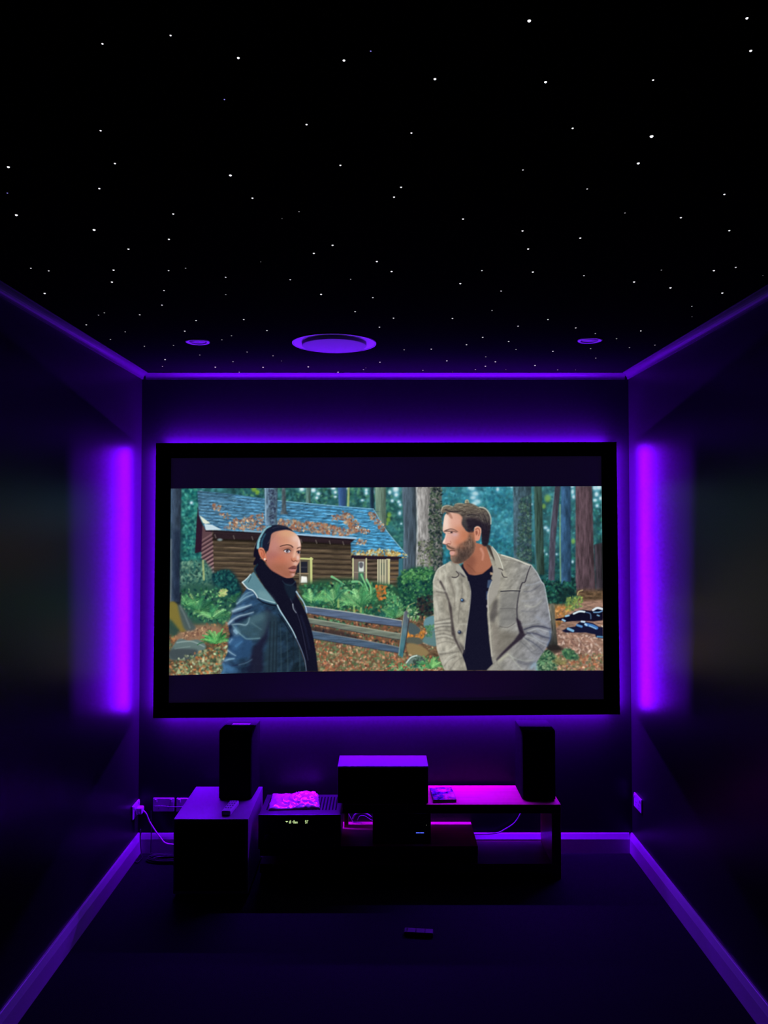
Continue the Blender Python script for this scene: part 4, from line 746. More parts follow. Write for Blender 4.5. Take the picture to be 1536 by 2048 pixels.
def projected_picture():
    """the frame of film on the cloth: a fine grid coloured per vertex"""
    TL, TR, BR, BM, BL = (-1.0647, 1.8406), (1.1071, 1.8532), (1.1105, .9290), (.0275, .9270), (-1.0682, .9040)
    nu, nv = 870, 374
    u = np.linspace(0, 1, nu)[None, :].repeat(nv, 0); v = np.linspace(0, 1, nv)[:, None].repeat(nu, 1)
    um = (BM[0] - BL[0]) / (BR[0] - BL[0])
    bz = np.where(u < um, BL[1] + (BM[1] - BL[1]) * np.sin(np.clip(u / um, 0, 1) * np.pi / 2), BM[1] + (BR[1] - BM[1]) * (u - um) / (1 - um))
    tz = TL[1] + (TR[1] - TL[1]) * u
    x = (TL[0] + (TR[0] - TL[0]) * u) * (1 - v) + (BL[0] + (BR[0] - BL[0]) * u) * v
    z = tz * (1 - v) + bz * v
    # canvas coordinates of each grid point
    t = math.atan(43 / 1538.0); c, s = math.cos(t), math.sin(t)
    d = 3.872 * c + (z - 1.69) * s; up = -3.872 * s + (z - 1.69) * c
    px = 764 + 1538 * x / d; py = 994 - 1538 * up / d
    img = paint_picture()                       # linear RGB, 1 unit per canvas pixel, origin (334, 968)
    H, W, _ = img.shape
    fx = np.clip(px - 334, 0, W - 1.001); fy = np.clip(py - 968, 0, H - 1.001)
    ix = fx.astype(int); iy = fy.astype(int); ax = (fx - ix)[..., None]; ay = (fy - iy)[..., None]
    col = (img[iy, ix] * (1 - ax) + img[iy, ix + 1] * ax) * (1 - ay) + (img[iy + 1, ix] * (1 - ax) + img[iy + 1, ix + 1] * ax) * ay
    off = scr.location
    co = np.stack([x - off[0], np.full_like(x, FY + .0055) - off[1], z - off[2]], -1).reshape(-1, 3)
    idx = np.arange(nu * nv).reshape(nv, nu)
    q = np.stack([idx[1:, :-1], idx[1:, 1:], idx[:-1, 1:], idx[:-1, :-1]], -1).reshape(-1, 4)
    me = bpy.data.meshes.new('picture')
    me.vertices.add(len(co)); me.vertices.foreach_set('co', co.astype(np.float32).ravel())
    me.loops.add(q.size); me.loops.foreach_set('vertex_index', q.astype(np.int32).ravel())
    me.polygons.add(len(q)); me.polygons.foreach_set('loop_start', np.arange(0, q.size, 4, dtype=np.int32))
    me.update(calc_edges=True); me.validate()
    ca = me.color_attributes.new('film', 'FLOAT_COLOR', 'POINT')
    rgba = np.ones((len(co), 4), np.float32); rgba[:, :3] = col.reshape(-1, 3)
    ca.data.foreach_set('color', rgba.ravel())
    m = emit('projected_film', (1, 1, 1), 1.0, PICTURE_SAMPLING)
    nt = m.node_tree; at = nt.nodes.new('ShaderNodeVertexColor'); at.layer_name = 'film'
    e = [n for n in nt.nodes if n.type == 'EMISSION'][0]
    nt.links.new(at.outputs['Color'], e.inputs['Color'])
    me.materials.append(m)
    o = bpy.data.objects.new('picture', me); COL.objects.link(o); o.parent = scr
    o['label'] = 'bright film picture of a woman in a dark coat and a man in a tan jacket by a forest cabin'
    return o
PICTURE_SAMPLING = 'NONE'
projected_picture()
# light strips stuck around the outer edge of the frame, shining outwards
def strip(p, q, out, inset):
    """a tape 1 cm wide on the rail behind the frame edge, facing outwards"""
    ox, oz = out; kb, kf = math.sin(R(3)), math.cos(R(3)); w = .0050; yc = FY + .052
    bm = NB(); rows = []
    for a, dep in ((-w, 0), (w, 0), (w, .002), (-w, .002)):
        # across the tape: inwards-and-back; out of the tape: outwards-and-back
        o_ = -inset - a * kb - dep * kf; y_ = yc + a * kf - dep * kb
        rows.append([bm.verts.new((x + ox * o_, y_, z + oz * o_)) for x, z in (p, q)])
    fs = [bm.faces.new((rows[i][0], rows[i][1], rows[(i + 1) % 4][1], rows[(i + 1) % 4][0])) for i in range(4)]
    bm.faces.new([r[0] for r in rows]); bm.faces.new([r[1] for r in rows][::-1])
    bmesh.ops.recalc_face_normals(bm, faces=bm.faces)
    for i, f in enumerate(bm.faces): f.material_index = 0 if i == 0 else 1
    o = obj('led_strip', bm, M_LED, scr); o.data.materials.append(M_TAPE); o['label'] = 'glowing purple light strip'
    return o
strip((-1.1402, 2.05), (-1.1436, .715), (-1, 0), .005); strip((1.1832, 2.055), (1.1886, .732), (1, 0), .005)
strip((-1.11, 2.0708), (1.155, 2.0757), (0, 1), .007); strip((-1.115, .6930), (1.16, .7111), (0, -1), .013)
# aluminium rail and wall brackets that hold the frame off the wall
M_ALU = mat('dull_aluminium', (0.3, 0.3, 0.31), 0.4, metal=.9)
bm = NB()
for i in range(4):
    j = (i + 1) % 4
    def mid(f, P, Q): return (P[0] + (Q[0] - P[0]) * f, P[1] + (Q[1] - P[1]) * f)
    q = [mid(.50, O4[i], I4[i]), mid(.50, O4[j], I4[j]), mid(.9, O4[j], I4[j]), mid(.9, O4[i], I4[i])]
    A = [bm.verts.new((x, FY + .0102, z)) for x, z in q]; B = [bm.verts.new((x, FY + .058, z)) for x, z in q]
    bm.faces.new(A); bm.faces.new(B[::-1])
    for a in range(4):
        b = (a + 1) % 4
        bm.faces.new((A[a], B[a], B[b], A[b]))
bmesh.ops.remove_doubles(bm, verts=bm.verts, dist=1e-5)
bmesh.ops.recalc_face_normals(bm, faces=bm.faces)
obj('back_rail', bm, M_ALU, scr)
for cx_ in (-.75, .8):
    for cz in (2.03, .745):
        obj('wall_bracket', box(NB(), cx_ - .03, cx_ + .03, FY + .0585, YB, cz - .012, cz + .012), M_ALU, scr)

# ------------------------------------------------------------------ ceiling fittings
rl = thing('ceiling_light', 'large round ceiling light with thin rim and raised flat disc, between the downlights', 'ceiling light', (-.2033, 3.2549, ZC))
cx0, cy0 = -.2033, 3.2549
obj('rim', lathe(NB(), [(.1785, ZC), (.1785, ZC - .004), (.1745, ZC - .0045), (.172, ZC - .0015), (.1375, ZC - .001), (.1375, ZC)], 96, cx0, cy0), M_WHITECAN, rl)
obj('disc', lathe(NB(), [(.1370, ZC), (.1370, ZC - .0130), (.1345, ZC - .0145), (0, ZC - .0145)], 96, cx0, cy0), M_DISC, rl)
def downlight(x, y, lab):
    t = thing('downlight', lab, 'downlight', (x, y, ZC), 'recessed downlights')
    obj('trim_ring', lathe(NB(), [(.0505, ZC), (.0505, ZC - .003), (.047, ZC - .005), (.037, ZC - .0035), (.035, ZC - .001), (.035, ZC)], 48, x, y), M_WHITECAN, t, True)
    obj('diffuser', lathe(NB(), [(.0345, ZC), (.034, ZC - .0012), (.018, ZC - .003), (0, ZC - .0035)], 40, x, y), M_DARKCAN, t, True)
downlight(-.779, 3.2271, 'small round unlit downlight left of the large ceiling light')
downlight(.8708, 3.1998, 'small round unlit downlight right of the large ceiling light')

# ------------------------------------------------------------------ star lights
STARS = """-0.440 1.190 1.7 M;-0.327 1.169 1.6 M;-0.542 1.461 2.0 M;-0.794 1.614 2.9 L;-0.562 1.598 2.2 M;-0.640 1.721 2.4 M;-0.233 1.227 2.2 L;-0.062 1.234 2.2 L;-0.018 1.209 1.2 B;-0.281 1.351 1.3 B;-0.143 1.438 2.0 M;-0.088 1.606 2.2 M;-0.330 1.654 3.0 L;0.221 1.134 2.6 X;0.090 1.287 2.3 L;0.280 1.296 2.4 L;0.057 1.470 2.0 M;0.365 1.452 2.0 M;0.302 1.628 1.8 S;0.043 1.714 2.4 M;0.465 1.723 1.9 S;0.545 1.128 2.1 L;0.589 1.208 2.2 L;0.462 1.290 1.8 M;0.527 1.483 3.4 X;0.539 1.597 2.9 L;-0.860 1.745 1.7 B;-0.900 1.873 3.4 L;-0.512 1.866 2.6 M;-0.745 1.970 3.6 L;-0.570 2.037 2.8 M;-0.703 2.112 2.9 M;-1.048 2.275 2.5 S;-1.005 2.299 2.5 S;-0.807 2.292 3.2 M;-0.853 2.409 3.3 M;-0.643 2.297 2.5 S;-0.586 2.275 2.1 D;-0.714 2.499 2.7 S;-1.119 2.531 3.5 M;-0.770 2.671 2.9 S;-1.041 2.804 2.6 D;-1.008 2.772 2.5 D;-0.888 2.799 3.0 S;-1.140 2.945 3.2 S;-0.701 2.880 3.1 S;-0.786 3.045 3.3 S;-1.027 3.056 2.8 D;-1.132 3.186 2.9 D;-1.030 3.314 3.0 D;-0.899 3.297 3.0 D;-1.019 3.593 3.9 S;-1.078 3.756 3.4 D;-0.832 3.492 3.2 D;-0.302 1.773 2.4 M;0.028 1.767 2.4 M;-0.202 1.852 1.7 D;-0.249 1.895 1.4 V;-0.135 2.082 2.9 M;-0.192 2.146 3.0 M;-0.015 2.215 3.1 M;0.029 2.305 3.2 M;-0.353 2.218 1.6 V;-0.484 2.361 2.6 S;-0.287 2.385 2.6 S;-0.098 2.381 2.2 D;-0.521 2.545 2.3 D;-0.203 2.542 3.5 M;-0.031 2.580 2.8 S;-0.097 2.756 3.0 S;-0.519 2.867 3.1 S;0.043 2.846 3.1 S;-0.010 2.981 3.2 S;-0.457 3.035 3.3 S;-0.615 3.122 2.9 D;-0.669 3.193 2.9 D;-0.605 3.429 3.1 D;-0.500 3.509 3.2 D;-0.476 3.625 2.6 V;-0.709 3.640 3.3 D;-0.822 3.773 4.1 S;-0.587 3.776 4.1 S;-0.728 3.904 3.6 D;-0.363 3.766 4.1 S;-0.224 3.911 4.2 S;-0.010 3.653 3.9 S;-0.093 3.836 3.5 D;-0.080 3.792 2.7 V;0.202 1.898 2.6 M;0.365 1.977 2.7 M;0.528 2.028 2.8 M;0.405 2.111 2.9 M;0.301 2.297 2.5 S;0.457 2.310 3.2 M;0.621 2.345 2.5 S;0.249 2.425 3.3 M;0.391 2.505 2.7 S;0.395 2.741 2.5 D;0.263 2.850 3.1 S;0.623 2.867 3.1 S;0.528 2.965 3.2 S;0.759 2.993 3.2 S;0.861 3.084 2.8 D;0.415 3.149 3.4 S;0.534 3.223 3.5 S;0.363 3.284 3.5 S;0.217 3.370 3.6 S;0.098 3.384 3.1 D;0.592 3.378 3.1 D;0.763 3.415 3.7 S;0.917 3.360 3.1 D;0.479 3.531 3.2 D;0.307 3.622 3.9 S;0.540 3.644 3.9 S;0.995 3.560 3.3 D;0.746 3.731 4.0 S;0.507 3.750 4.0 S;0.206 3.856 3.5 D;0.468 3.832 3.5 D;0.620 3.832 2.8 V;0.882 3.842 3.5 D;0.972 3.842 2.8 V;0.360 3.911 2.8 V;0.789 1.752 2.4 M;0.594 1.860 1.7 D;0.742 1.889 2.6 M;0.901 1.975 2.7 M;0.840 2.292 2.1 D;1.000 2.297 3.2 M;1.052 2.267 2.5 S;1.171 2.344 1.7 V;0.796 2.408 3.3 M;0.934 2.470 3.4 M;1.127 2.527 3.5 M;1.091 2.688 2.5 D;1.147 2.826 2.0 V;1.030 3.041 3.3 S;0.974 3.174 2.9 D;1.175 3.292 3.0 D;1.081 3.340 3.1 D"""
def ordinal(n):
    w = 'first second third fourth fifth sixth seventh eighth ninth tenth eleventh twelfth thirteenth fourteenth fifteenth sixteenth seventeenth eighteenth nineteenth twentieth'.split()
    if n <= 20: return w[n - 1]
    return {2: 'twenty', 3: 'thirty', 4: 'forty'}[n // 10] + '-' + w[n % 10 - 1] if n % 10 else {3: 'thirtieth', 4: 'fortieth'}[n // 10]
def star_lights():
    S = []
    for t in STARS.split(';'):
        a = t.split(); S.append((float(a[0]), min(float(a[1]), 3.903), float(a[2]) / 1000, a[3]))
    look = {'X': 'brightest white', 'L': 'bright white', 'M': 'white', 'S': 'small white', 'D': 'dim white', 'V': 'barely glowing', 'B': 'bluish'}
    marks = {'the left downlight': (-.779, 3.2271), 'the right downlight': (.8708, 3.1998), 'the large round ceiling light': (-.2033, 3.2549)}
    lab = {}
    back = sorted([i for i, s in enumerate(S) if s[1] > 3.55], key=lambda i: S[i][0])
    for n, i in enumerate(back):
        lab[i] = look[S[i][3]] + ' star light, ' + ordinal(n + 1) + ' from the left along the back cornice'
    rest = [i for i in range(len(S)) if i not in lab]
    near = [i for i in rest if S[i][1] < 2.2]
    for side, key in (('left', lambda x: x < -.33), ('right', lambda x: x > .33), ('middle', lambda x: -.33 <= x <= .33)):
        g = sorted([i for i in near if key(S[i][0])], key=lambda i: S[i][1])
        for n, i in enumerate(g):
            lab[i] = look[S[i][3]] + ' star light, ' + ordinal(n + 1) + ' from the top in the ' + side + ' third of the ceiling'
    left = [i for i in rest if i not in lab]
    by = {k: [] for k in marks}
    for i in left:
        k = min(marks, key=lambda k: math.hypot(S[i][0] - marks[k][0], S[i][1] - marks[k][1]))
        by[k].append(i)
    for k, g in by.items():
        g.sort(key=lambda i: math.hypot(S[i][0] - marks[k][0], S[i][1] - marks[k][1]))
        for n, i in enumerate(g):
            lab[i] = look[S[i][3]] + ' star light, ' + ordinal(n + 1) + ' nearest to ' + k
    protos = {}
    for i, (x, y, r, k) in enumerate(S):
        if k not in protos:
            bm = lathe(NB(), [(1, 0), (.92, -.35), (.6, -.75), (0, -1)], 12)
            o = obj('star_light', bm, M_STAR[k], None, True)
            protos[k] = o
        else:
            o = protos[k].copy(); COL.objects.link(o)
        o.location = (x, y, ZC); o.scale = (r, r, r * .8)
        tag(o, lab[i], 'star light', 'fibre optic star lights in the black ceiling')
star_lights()

# ------------------------------------------------------------------ tv stand
TZ = 0.3456
YSF, YSB = 3.6553, 3.915
st = thing('tv_stand', 'low red-brown timber stand with dark front edges, under the centre and right speakers', 'tv stand', (.14, 3.79, 0))
obj('top', box(NB(), -.188, .8418, YSF, YSB, TZ - .042, TZ, .0015, 1), M_WOOD, st)
obj('side_panel', box(NB(), .7985, .8415, YSF + .001, YSB, .0, TZ - .0425, .0012, 1), M_WOOD, st)
obj('middle_shelf', box(NB(), -.573, .4505, YSF, 3.946, .1064, .1520, .0012, 1), M_WOOD, st)
obj('bottom_shelf', box(NB(), -.573, .798, YSF, YSB, .027, .0695, .0012, 1), M_WOODEDGE, st)
obj('end_support', box(NB(), .4155, .4495, YSF + .001, YSB, .070, .106, .0008, 1), M_WOOD, st)
for x0, x1 in ((-.440, -.379),):
    obj('spacer_block', box(NB(), x0, x1, YSF + .001, YSF + .05, .070, .106, .0008, 1), M_WOODEDGE, st)
obj('back_post', box(NB(), -.188, -.168, 3.872, YSB, .1525, TZ - .0425), M_WOODEDGE, st)
for x in (-.52, -.1, .4):
    for y in (YSF + .03, YSB - .06):
        obj('foot', box(NB(), x - .02, x + .02, y, y + .03, 0, .0265), M_DEVICE, st)

M_FRONT = mat('black_front_faces', (0.006, 0.006, 0.007), 0.6)  # near-black colour for the stand's forward-facing faces only
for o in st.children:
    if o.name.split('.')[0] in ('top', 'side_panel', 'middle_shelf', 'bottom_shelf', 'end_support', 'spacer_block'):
        o.data.materials.append(M_FRONT)
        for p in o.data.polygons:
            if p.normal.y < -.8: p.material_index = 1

# ------------------------------------------------------------------ speakers
def bookshelf(label, x, y0, z, w, d, h, rz, top_label):
    t = thing('bookshelf_speaker', label, 'speaker', (x, y0 + d / 2, z), 'pair of bookshelf speakers', rz)
    c = obj('cabinet', box(NB(), -w / 2, w / 2, -d / 2 + .012, d / 2, .004, h, .003, 2), M_BLACK, t, local=True)
    obj('grille', box(NB(), -w / 2 + .001, w / 2 - .001, -d / 2, -d / 2 + .0115, .006, h - .002, .005, 3), M_CLOTH, t, local=True)
    for sx in (-1, 1):
        for sy in (-1, 1):
            obj('foot', lathe(NB(), [(0, 0), (.009, 0), (.010, .0038), (0, .0038)], 16, sx * (w / 2 - .02), sy * (d / 2 - .03)), M_DEVICE, t, local=True)
    if top_label:
        o = obj('label', box(NB(), -.042, .045, -.012, .036, h + .0002, h + .0008), M_STICK, t, local=True)
        o['label'] = 'small grey paper label on top'
    return t
SZ = 0.3484
bookshelf('black bookshelf speaker with grey label on top, standing on the subwoofer', -.6965, 3.7035, SZ, .158, .198, .327, R(-2.6), True)
bookshelf('black bookshelf speaker on the right end of the timber stand', .7485, 3.7001, TZ, .159, .198, .331, 0, False)

cs = thing('centre_speaker', 'wide black centre speaker with purple sheen on top, in the middle of the stand', 'speaker', (.005, 3.745, TZ))
obj('cabinet', box(NB(), -.2093, .2187, 3.668, 3.833, TZ + .004, .5203, .002, 2), M_GLOSS, cs)
obj('grille', box(NB(), -.2085, .2180, 3.6560, 3.6675, TZ + .005, .5195, .004, 3), M_CLOTH, cs)
for x in (-.17, .18):
    for y in (3.69, 3.80):
        obj('foot', box(NB(), x - .012, x + .012, y - .008, y + .008, TZ, TZ + .0038), M_DEVICE, cs)

sb = thing('subwoofer', 'big black boxy subwoofer on the floor beside the left wall corner', 'subwoofer', (-.764, 3.68, 0))
obj('cabinet', box(NB(), -.9305, -.5975, 3.4725, 3.889, .018, SZ, .002, 2), M_SUB, sb)
obj('grille', box(NB(), -.922, -.606, 3.461, 3.472, .035, SZ - .014, .004, 3), M_CLOTH, sb)
for x in (-.89, -.64):
    for y in (3.52, 3.84):
        obj('foot', lathe(NB(), [(0, 0), (.018, 0), (.020, .0178), (0, .0178)], 20, x, y), M_DEVICE, sb)

# ------------------------------------------------------------------ receiver and media box
RZ = 0.3185
rc = thing('av_receiver', 'black home cinema receiver with pale green display, under the plastic bag', 'receiver', (-.3817, 3.73, .152))
obj('body', box(NB(), -.5700, -.1935, 3.612, 3.862, .164, RZ, .002, 2), M_METAL, rc)
obj('front_panel', box(NB(), -.5727, -.1907, 3.600, 3.6115, .162, RZ, .002, 2), M_DEVICE, rc)
for x in (-.525, -.24):
    o = obj('knob', lathe(NB(), [(0, 0), (.021, 0), (.021, .014), (.019, .016), (0, .016)], 32), M_DEVICE, rc, True, local=True)
    o.location = Vector((x, 3.600, .215)) - rc.location; o.rotation_euler = (R(90), 0, 0)
for x in (-.54, -.225):
    for y in (3.66, 3.82):
        obj('foot', lathe(NB(), [(0, .1522), (.016, .1522), (.018, .1635), (0, .1635)], 20, x, y), M_DEVICE, rc)
def slots(x0, x1, y):
    bm = NB()
    n = 22
    for k in range(n):
        x = x0 + (x1 - x0) * (k + .5) / n
        box(bm, x - .0035, x + .0035, 3.66, 3.83, RZ + .0002, RZ + .0006)
    return bm
o = obj('vent', slots(-.55, -.21, 0), M_CLOTH, rc); o['label'] = 'dark slotted vent in the lid'
def glyphs():
    """down-arrow then short seven-segment style characters"""
    bm = NB(); y0, y1 = 3.5985, 3.5995
    def bar(x0, x1, z0, z1): box(bm, x0, x1, y0, y1, z0, z1)
    x = -.447; zt, zb = .2930, .2800; zm = (zt + zb) / 2
    prism(bm, [(x, zt - .003), (x + .013, zt - .003), (x + .0065, zb + .004)], 'y', y0, y1)
    seg = {'l': 'ef', '1': 'bc', '-': 'g', '0': 'abcdef', 'o': 'cdeg', 'n': 'ceg', '5': 'acdfg', 'T': 'aef', 'd': 'bcdeg'}
    def ch(c, x, w=.0052, th=.0017):
        for s_ in seg[c]:
            {'a': lambda: bar(x, x + w, zt - th, zt), 'd': lambda: bar(x, x + w, zb, zb + th), 'g': lambda: bar(x, x + w, zm - th / 2, zm + th / 2),
             'f': lambda: bar(x, x + th, zm, zt), 'e': lambda: bar(x, x + th, zb, zm), 'b': lambda: bar(x + w - th, x + w, zm, zt), 'c': lambda: bar(x + w - th, x + w, zb, zm)}[s_]()
    x = -.4300
    for c in 'dl-0on':
        ch(c, x); x += .0068
    x = -.3560
    for c in '5T':
        ch(c, x, .0062); x += .0085
    return bm
o = obj('display', glyphs(), M_DISP, rc); o['label'] = 'pale green glowing display characters'

mb = thing('media_box', 'black media box with tiny blue light, on the middle shelf under the centre speaker', 'media box', (.094, 3.77, .152))
obj('casing', box(NB(), -.044, .2315, 3.680, 3.860, .156, .2985, .004, 2), M_DEVICE, mb)
o = obj('indicator', box(NB(), .161, .1785, 3.6785, 3.6798, .2030, .2055), M_BLUELED, mb); o['label'] = 'glowing blue indicator'
o = obj('indicator', box(NB(), .1805, .198, 3.6785, 3.6798, .2030, .2055), M_BLUELED, mb); o['label'] = 'glowing blue indicator'
o = obj('sensor', box(NB(), .2090, .2120, 3.6785, 3.6798, .2390, .2415), M_WHITELED, mb); o['label'] = 'tiny pale dot'
for x in (-.02, .21):
    for y in (3.70, 3.84):
        obj('foot', box(NB(), x - .01, x + .01, y - .008, y + .008, .1522, .1558), M_DEVICE, mb)

# ------------------------------------------------------------------ small things
def plastic_bag():
    rnd = random.Random(4)
    nx, ny = 64, 48
    P = [(-.5443, 3.8560), (-.3180, 3.8560), (-.2920, 3.668), (-.5330, 3.648)]    # back-left, back-right, front-right, front-left
    bm = NB(); top = []; bot = []
    for j in range(ny):
        v = j / (ny - 1); rt = []; rb = []
        for i in range(nx):
            u = i / (nx - 1)
            x = (P[0][0] * (1 - u) + P[1][0] * u) * (1 - v) + (P[3][0] * (1 - u) + P[2][0] * u) * v
            y = (P[0][1] * (1 - u) + P[1][1] * u) * (1 - v) + (P[3][1] * (1 - u) + P[2][1] * u) * v
            e = min(u, 1 - u, v, 1 - v); k = min(1, e / .12)
            wob = mnoise.noise(Vector((u * 7, v * 6, 3.1))) * .006
            if e < .001: x += wob; y += min(wob, 0)
            n1 = mnoise.noise(Vector((u * 3.2, v * 2.6, .7)))
            rid = 1 - abs(mnoise.noise(Vector((u * 6.5 + n1, v * 5 - n1, 5.2)))) * 2.2
            rid2 = 1 - abs(mnoise.noise(Vector((u * 13 + 2 * n1, v * 10, 9.2)))) * 2.0
            z = .0022 + (k ** .5) * (.010 + .010 * n1 + .011 * max(rid, 0) * (.35 + u) + .005 * max(rid2, 0) * (.3 + u))
            rt.append(bm.verts.new((x, y, RZ + .0008 + max(z, .0012)))); rb.append(bm.verts.new((x, y, RZ + .0008)))
        top.append(rt); bot.append(rb)
    for j in range(ny - 1):
        for i in range(nx - 1):
            bm.faces.new((top[j][i], top[j + 1][i], top[j + 1][i + 1], top[j][i + 1]))
            bm.faces.new((bot[j][i], bot[j][i + 1], bot[j + 1][i + 1], bot[j + 1][i]))
    for i in range(nx - 1):
        bm.faces.new((top[0][i], top[0][i + 1], bot[0][i + 1], bot[0][i])); bm.faces.new((top[-1][i + 1], top[-1][i], bot[-1][i], bot[-1][i + 1]))
    for j in range(ny - 1):
        bm.faces.new((top[j + 1][0], top[j][0], bot[j][0], bot[j + 1][0])); bm.faces.new((top[j][-1], top[j + 1][-1], bot[j + 1][-1], bot[j][-1]))
    bmesh.ops.recalc_face_normals(bm, faces=bm.faces)
    o = obj('plastic_bag', bm, M_BAG, None, True)
    tag(o, 'crumpled shiny plastic bag lying on the receiver', 'bag')
plastic_bag()

def cover_material():
    m = mat('printed_cover', (0.3, 0.2, 0.3), 0.25)
    nt = m.node_tree; b = nt.nodes['Principled BSDF']
    tc = nt.nodes.new('ShaderNodeTexCoord')
    v = nt.nodes.new('ShaderNodeTexVoronoi'); v.inputs['Scale'].default_value = 60
    n = nt.nodes.new('ShaderNodeTexNoise'); n.inputs['Scale'].default_value = 28; n.inputs['Detail'].default_value = 5
    nt.links.new(tc.outputs['Object'], v.inputs['Vector']); nt.links.new(tc.outputs['Object'], n.inputs['Vector'])
    cr = nt.nodes.new('ShaderNodeValToRGB')
    for p, c in ((0.36, (.02, .02, .08)), (.48, (.12, .05, .2)), (.56, (.5, .12, .1)), (.66, (.7, .4, .5))):
        e = cr.color_ramp.elements.new(p); e.color = (*c, 1)
    cr.color_ramp.elements.remove(cr.color_ramp.elements[0]); cr.color_ramp.elements.remove(cr.color_ramp.elements[-1])
    nt.links.new(n.outputs['Fac'], cr.inputs[0]); nt.links.new(cr.outputs[0], b.inputs['Base Color'])
    return m
dc = thing('disc_case', 'flat disc case with patterned cover lying beside the centre speaker', 'disc case', (.293, 3.765, TZ), None, R(3))
obj('case', box(NB(), -.0545, .0555, -.085, .082, .0005, .0135, .0012, 2), M_DEVICE, dc, local=True)
obj('cover', box(NB(), -.052, .054, -.0835, .0805, .0136, .0140), cover_material(), dc, local=True)

def remote(name, label, loc, rz, w, l, h, nbut, body):
    t = thing(name, label, 'remote control', loc, None, rz)
    obj('body', box(NB(), -w / 2, w / 2, -l / 2, l / 2, 0.0003, h, min(w, h) * .28, 3), body, t, local=True)
    for r in range(nbut):
        for c in range(3):
            x = (c - 1) * w * .27; y = l * (.40 - .62 * r / max(1, nbut - 1))
            obj('button', lathe(NB(), [(w * .085, h - .0004), (w * .085, h + .0010), (w * .06, h + .0016), (0, h + .0017)], 14, x, y), M_BUTTON, t, True, local=True)
    return t
remote('remote_control', 'chunky remote control lying in front of the left speaker on the subwoofer', (-.6975, 3.577, SZ), R(-6), .043, .135, .022, 4, M_REMOTE)
remote('remote_control', 'slim dark remote control lying on the carpet in front of the stand', (.149, 3.172, 0), R(84), .036, .118, .018, 3, M_BUTTON)

# power outlets
def outlet(label, pos, facing):
    """double wall outlet; local x along the wall, local -y out of the wall"""
    t = thing('wall_outlet', label, 'power outlet', pos, 'white double power outlets', {'back': 0, 'left': R(90), 'right': R(-90)}[facing])
    obj('plate', box(NB(), -.054, .054, -.009, 0, -.034, .034, .004, 3), M_WHITE, t, local=True)
    for s in (-1, 1):
        obj('switch', box(NB(), s * .038 - .006, s * .038 + .006, -.0125, -.0088, .014, .028, .0015, 2), M_WHITE, t, local=True)
        bm = NB()
        for a in (-25, 25, 180):
            c_, s_ = math.cos(R(a)), math.sin(R(a))
            dx, dz = (-.007 if a == -25 else .007 if a == 25 else 0), (.003 if a != 180 else -.010)
            n0 = len(bm.verts)
            box(bm, -.001, .001, -.0095, -.0088, -.0035, .0035)
            bm.verts.ensure_lookup_table()
            bmesh.ops.rotate(bm, verts=bm.verts[n0:], cent=(0, 0, 0), matrix=Matrix.Rotation(R(a), 3, 'Y'))
            bmesh.ops.translate(bm, verts=bm.verts[n0:], vec=(s * .024 + dx, 0, -.008 + dz))
        obj('socket_slots', bm, M_CLOTH, t, local=True)
    return t
outlet('white double power outlet on the back wall, nearest the left corner', (-1.108, YB, .2385), 'back')
outlet('white double power outlet on the back wall, half hidden by the subwoofer', (-.989, YB, .2375), 'back')
outlet('white power outlet on the left wall with white plug in it', (XL, 3.890, .234), 'left')
outlet('white power outlet on the right wall near the corner', (XR, 3.843, .2845), 'right')

def cord(name, label, pts, r, m, plug=None, group=None):
    t = thing(name, label, 'cable', pts[0], group)
    obj('cable', tube(NB(), pts, r), m, t, True)
    if plug:
        obj('plug', plug, m, t)
    return t
pl = box(NB(), XL + .0130, XL + .045, 3.862, 3.902, .2180, .2520, .008, 3)
cord('power_cord', 'white power cord running from the left wall plug down behind the subwoofer',
     [(XL + .046, 3.882, .2320), (XL + .060, 3.884, .215), (-1.1633, 3.895, .1712), (-1.1303, 3.90, .1167), (-1.1126, 3.90, .0944), (-1.0873, 3.90, .0660), (-1.0446, 3.90, .0573), (-.98, 3.905, .052), (-.95, 3.91, .05)], .0036, M_WHITECORD, pl)
tag(obj('adapter_cord', tube(NB(), [(-1.155, 3.937, .2335), (-1.11, 3.932, .2355), (-1.06, 3.930, .2325), (-1.00, 3.932, .2330), (-.955, 3.937, .235)], .0022), M_GREYCORD, None, True),
    'thin grey cord stretched across the two outlets on the back wall', 'cable')
cord('white_cable', 'pale cable drooping under the stand top on the right side',
     [(.735, 3.922, .300), (.715, 3.92, .245), (.6997, 3.92, .205), (.6668, 3.922, .155), (.6165, 3.924, .121), (.5789, 3.925, .104), (.50, 3.926, .0985), (.42, 3.926, .0985), (.36, 3.928, .0985)], .0034, M_GREYCORD)
cord('black_cable', 'thin black cable hanging down in the left corner with a loop at the floor',
     [(-1.217, 3.921, .125), (-1.2165, 3.914, .085), (-1.211, 3.910, .03), (-1.207, 3.906, .006), (-1.192, 3.87, .004), (-1.198, 3.82, .004), (-1.214, 3.835, .004), (-1.2140, 3.87, .004)], .0026, M_BLACKCORD)
cord('black_cable', 'thin black cable hanging between the corner and the subwoofer down to the floor',
     [(-1.17, 3.938, .21), (-1.168, 3.930, .17), (-1.164, 3.925, .10), (-1.163, 3.918, .03), (-1.155, 3.916, .006), (-1.10, 3.916, .004), (-1.02, 3.914, .004), (-.96, 3.912, .004)], .0024, M_BLACKCORD)
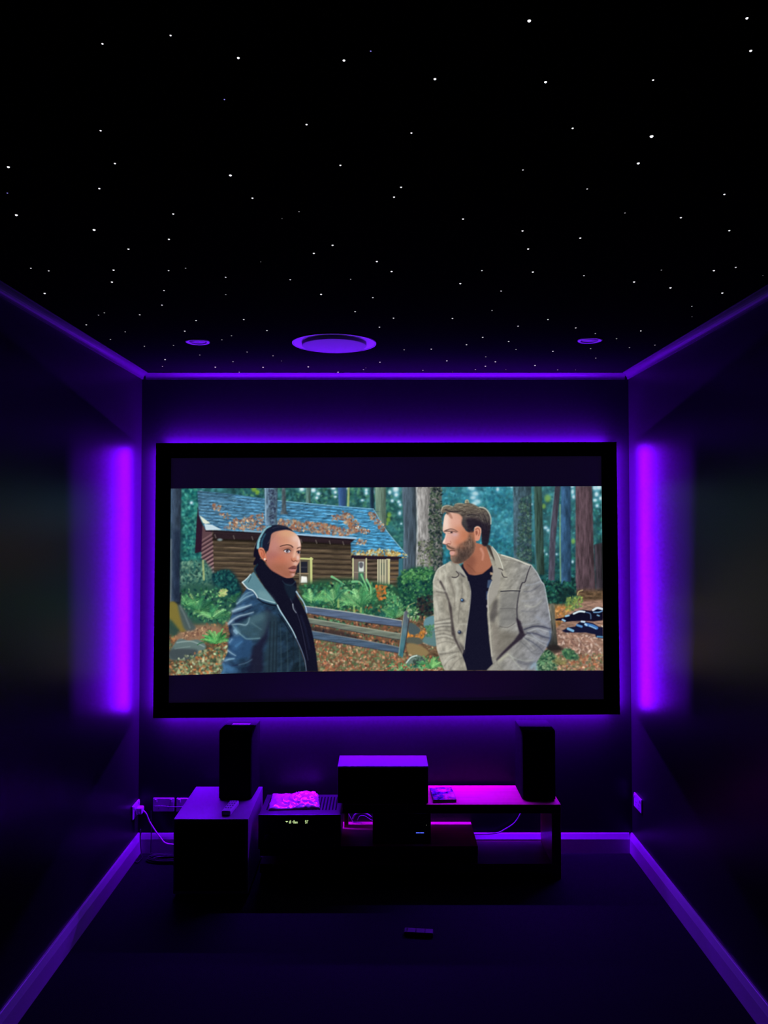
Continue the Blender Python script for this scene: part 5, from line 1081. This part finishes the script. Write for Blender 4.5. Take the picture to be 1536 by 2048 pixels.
def coil(cx_, cy_, r, turns, rc_, z):
    pts = []
    for k in range(int(turns * 10) + 1):
        a = 2 * math.pi * k / 10
        rr = r * (1 + .18 * math.sin(a * .37 + 1))
        pts.append((cx_ + rr * 1.5 * math.cos(a), cy_ + rr * .55 * math.sin(a), z + .0022 * k / 5))
    return pts
tag(obj('cable_coil', tube(NB(), coil(-1.055, 3.845, .062, 4, .003, .0040), .0038, 8, 4), M_BLACKCORD, None, True),
    'dark coil of cable on the floor between the left skirting and the subwoofer', 'cable')
# leads seen through the gap left of the media box
lead = [('thick pale lead arching through the gap beside the media box', [(-.150, 3.935, .170), (-.135, 3.93, .195), (-.105, 3.925, .2055), (-.07, 3.92, .198), (-.045, 3.91, .182), (-.02, 3.895, .172)], .0036, M_GREYCORD),
        ('thin lead slanting down behind the receiver corner', [(-.182, 3.93, .225), (-.165, 3.93, .190), (-.148, 3.93, .160), (-.135, 3.93, .156), (-.10, 3.925, .155)], .0018, M_GREYCORD),
        ('thin lead crossing behind the thick pale lead', [(-.125, 3.935, .164), (-.112, 3.935, .185), (-.09, 3.934, .187), (-.06, 3.933, .170), (-.03, 3.93, .157), (.0, 3.925, .156)], .0016, M_GREYCORD)]
for lab, pts, r, m in lead:
    tag(obj('speaker_lead', tube(NB(), pts, r), m, None, True), lab, 'cable')

# ------------------------------------------------------------------ world, camera, view
w = bpy.data.worlds.new('dark'); SC.world = w; w.use_nodes = True
w.node_tree.nodes['Background'].inputs[0].default_value = (0, 0, 0, 1)
w.node_tree.nodes['Background'].inputs[1].default_value = 0.0
cam = bpy.data.cameras.new('camera'); co = bpy.data.objects.new('camera', cam); COL.objects.link(co)
co.location = (0, 0, 1.69)
co.rotation_euler = (R(90) + math.atan(43 / 1538.0), 0, 0)
cam.sensor_fit = 'VERTICAL'; cam.sensor_height = 36.0; cam.sensor_width = 27.0
cam.lens = 1538.0 / 2048.0 * 36.0
cam.shift_y = -(1024 - 994) / 2048.0
cam.shift_x = (768 - 764) / 2048.0
cam.clip_start = 0.01
SC.camera = co
vs = SC.view_settings
SC.display_settings.display_device = 'sRGB'
vs.view_transform = 'Standard'; vs.look = 'None'; vs.exposure = 0.0; vs.gamma = 1.0; vs.use_curve_mapping = False
SC.cycles.use_denoising = True
SC.cycles.max_bounces = 8
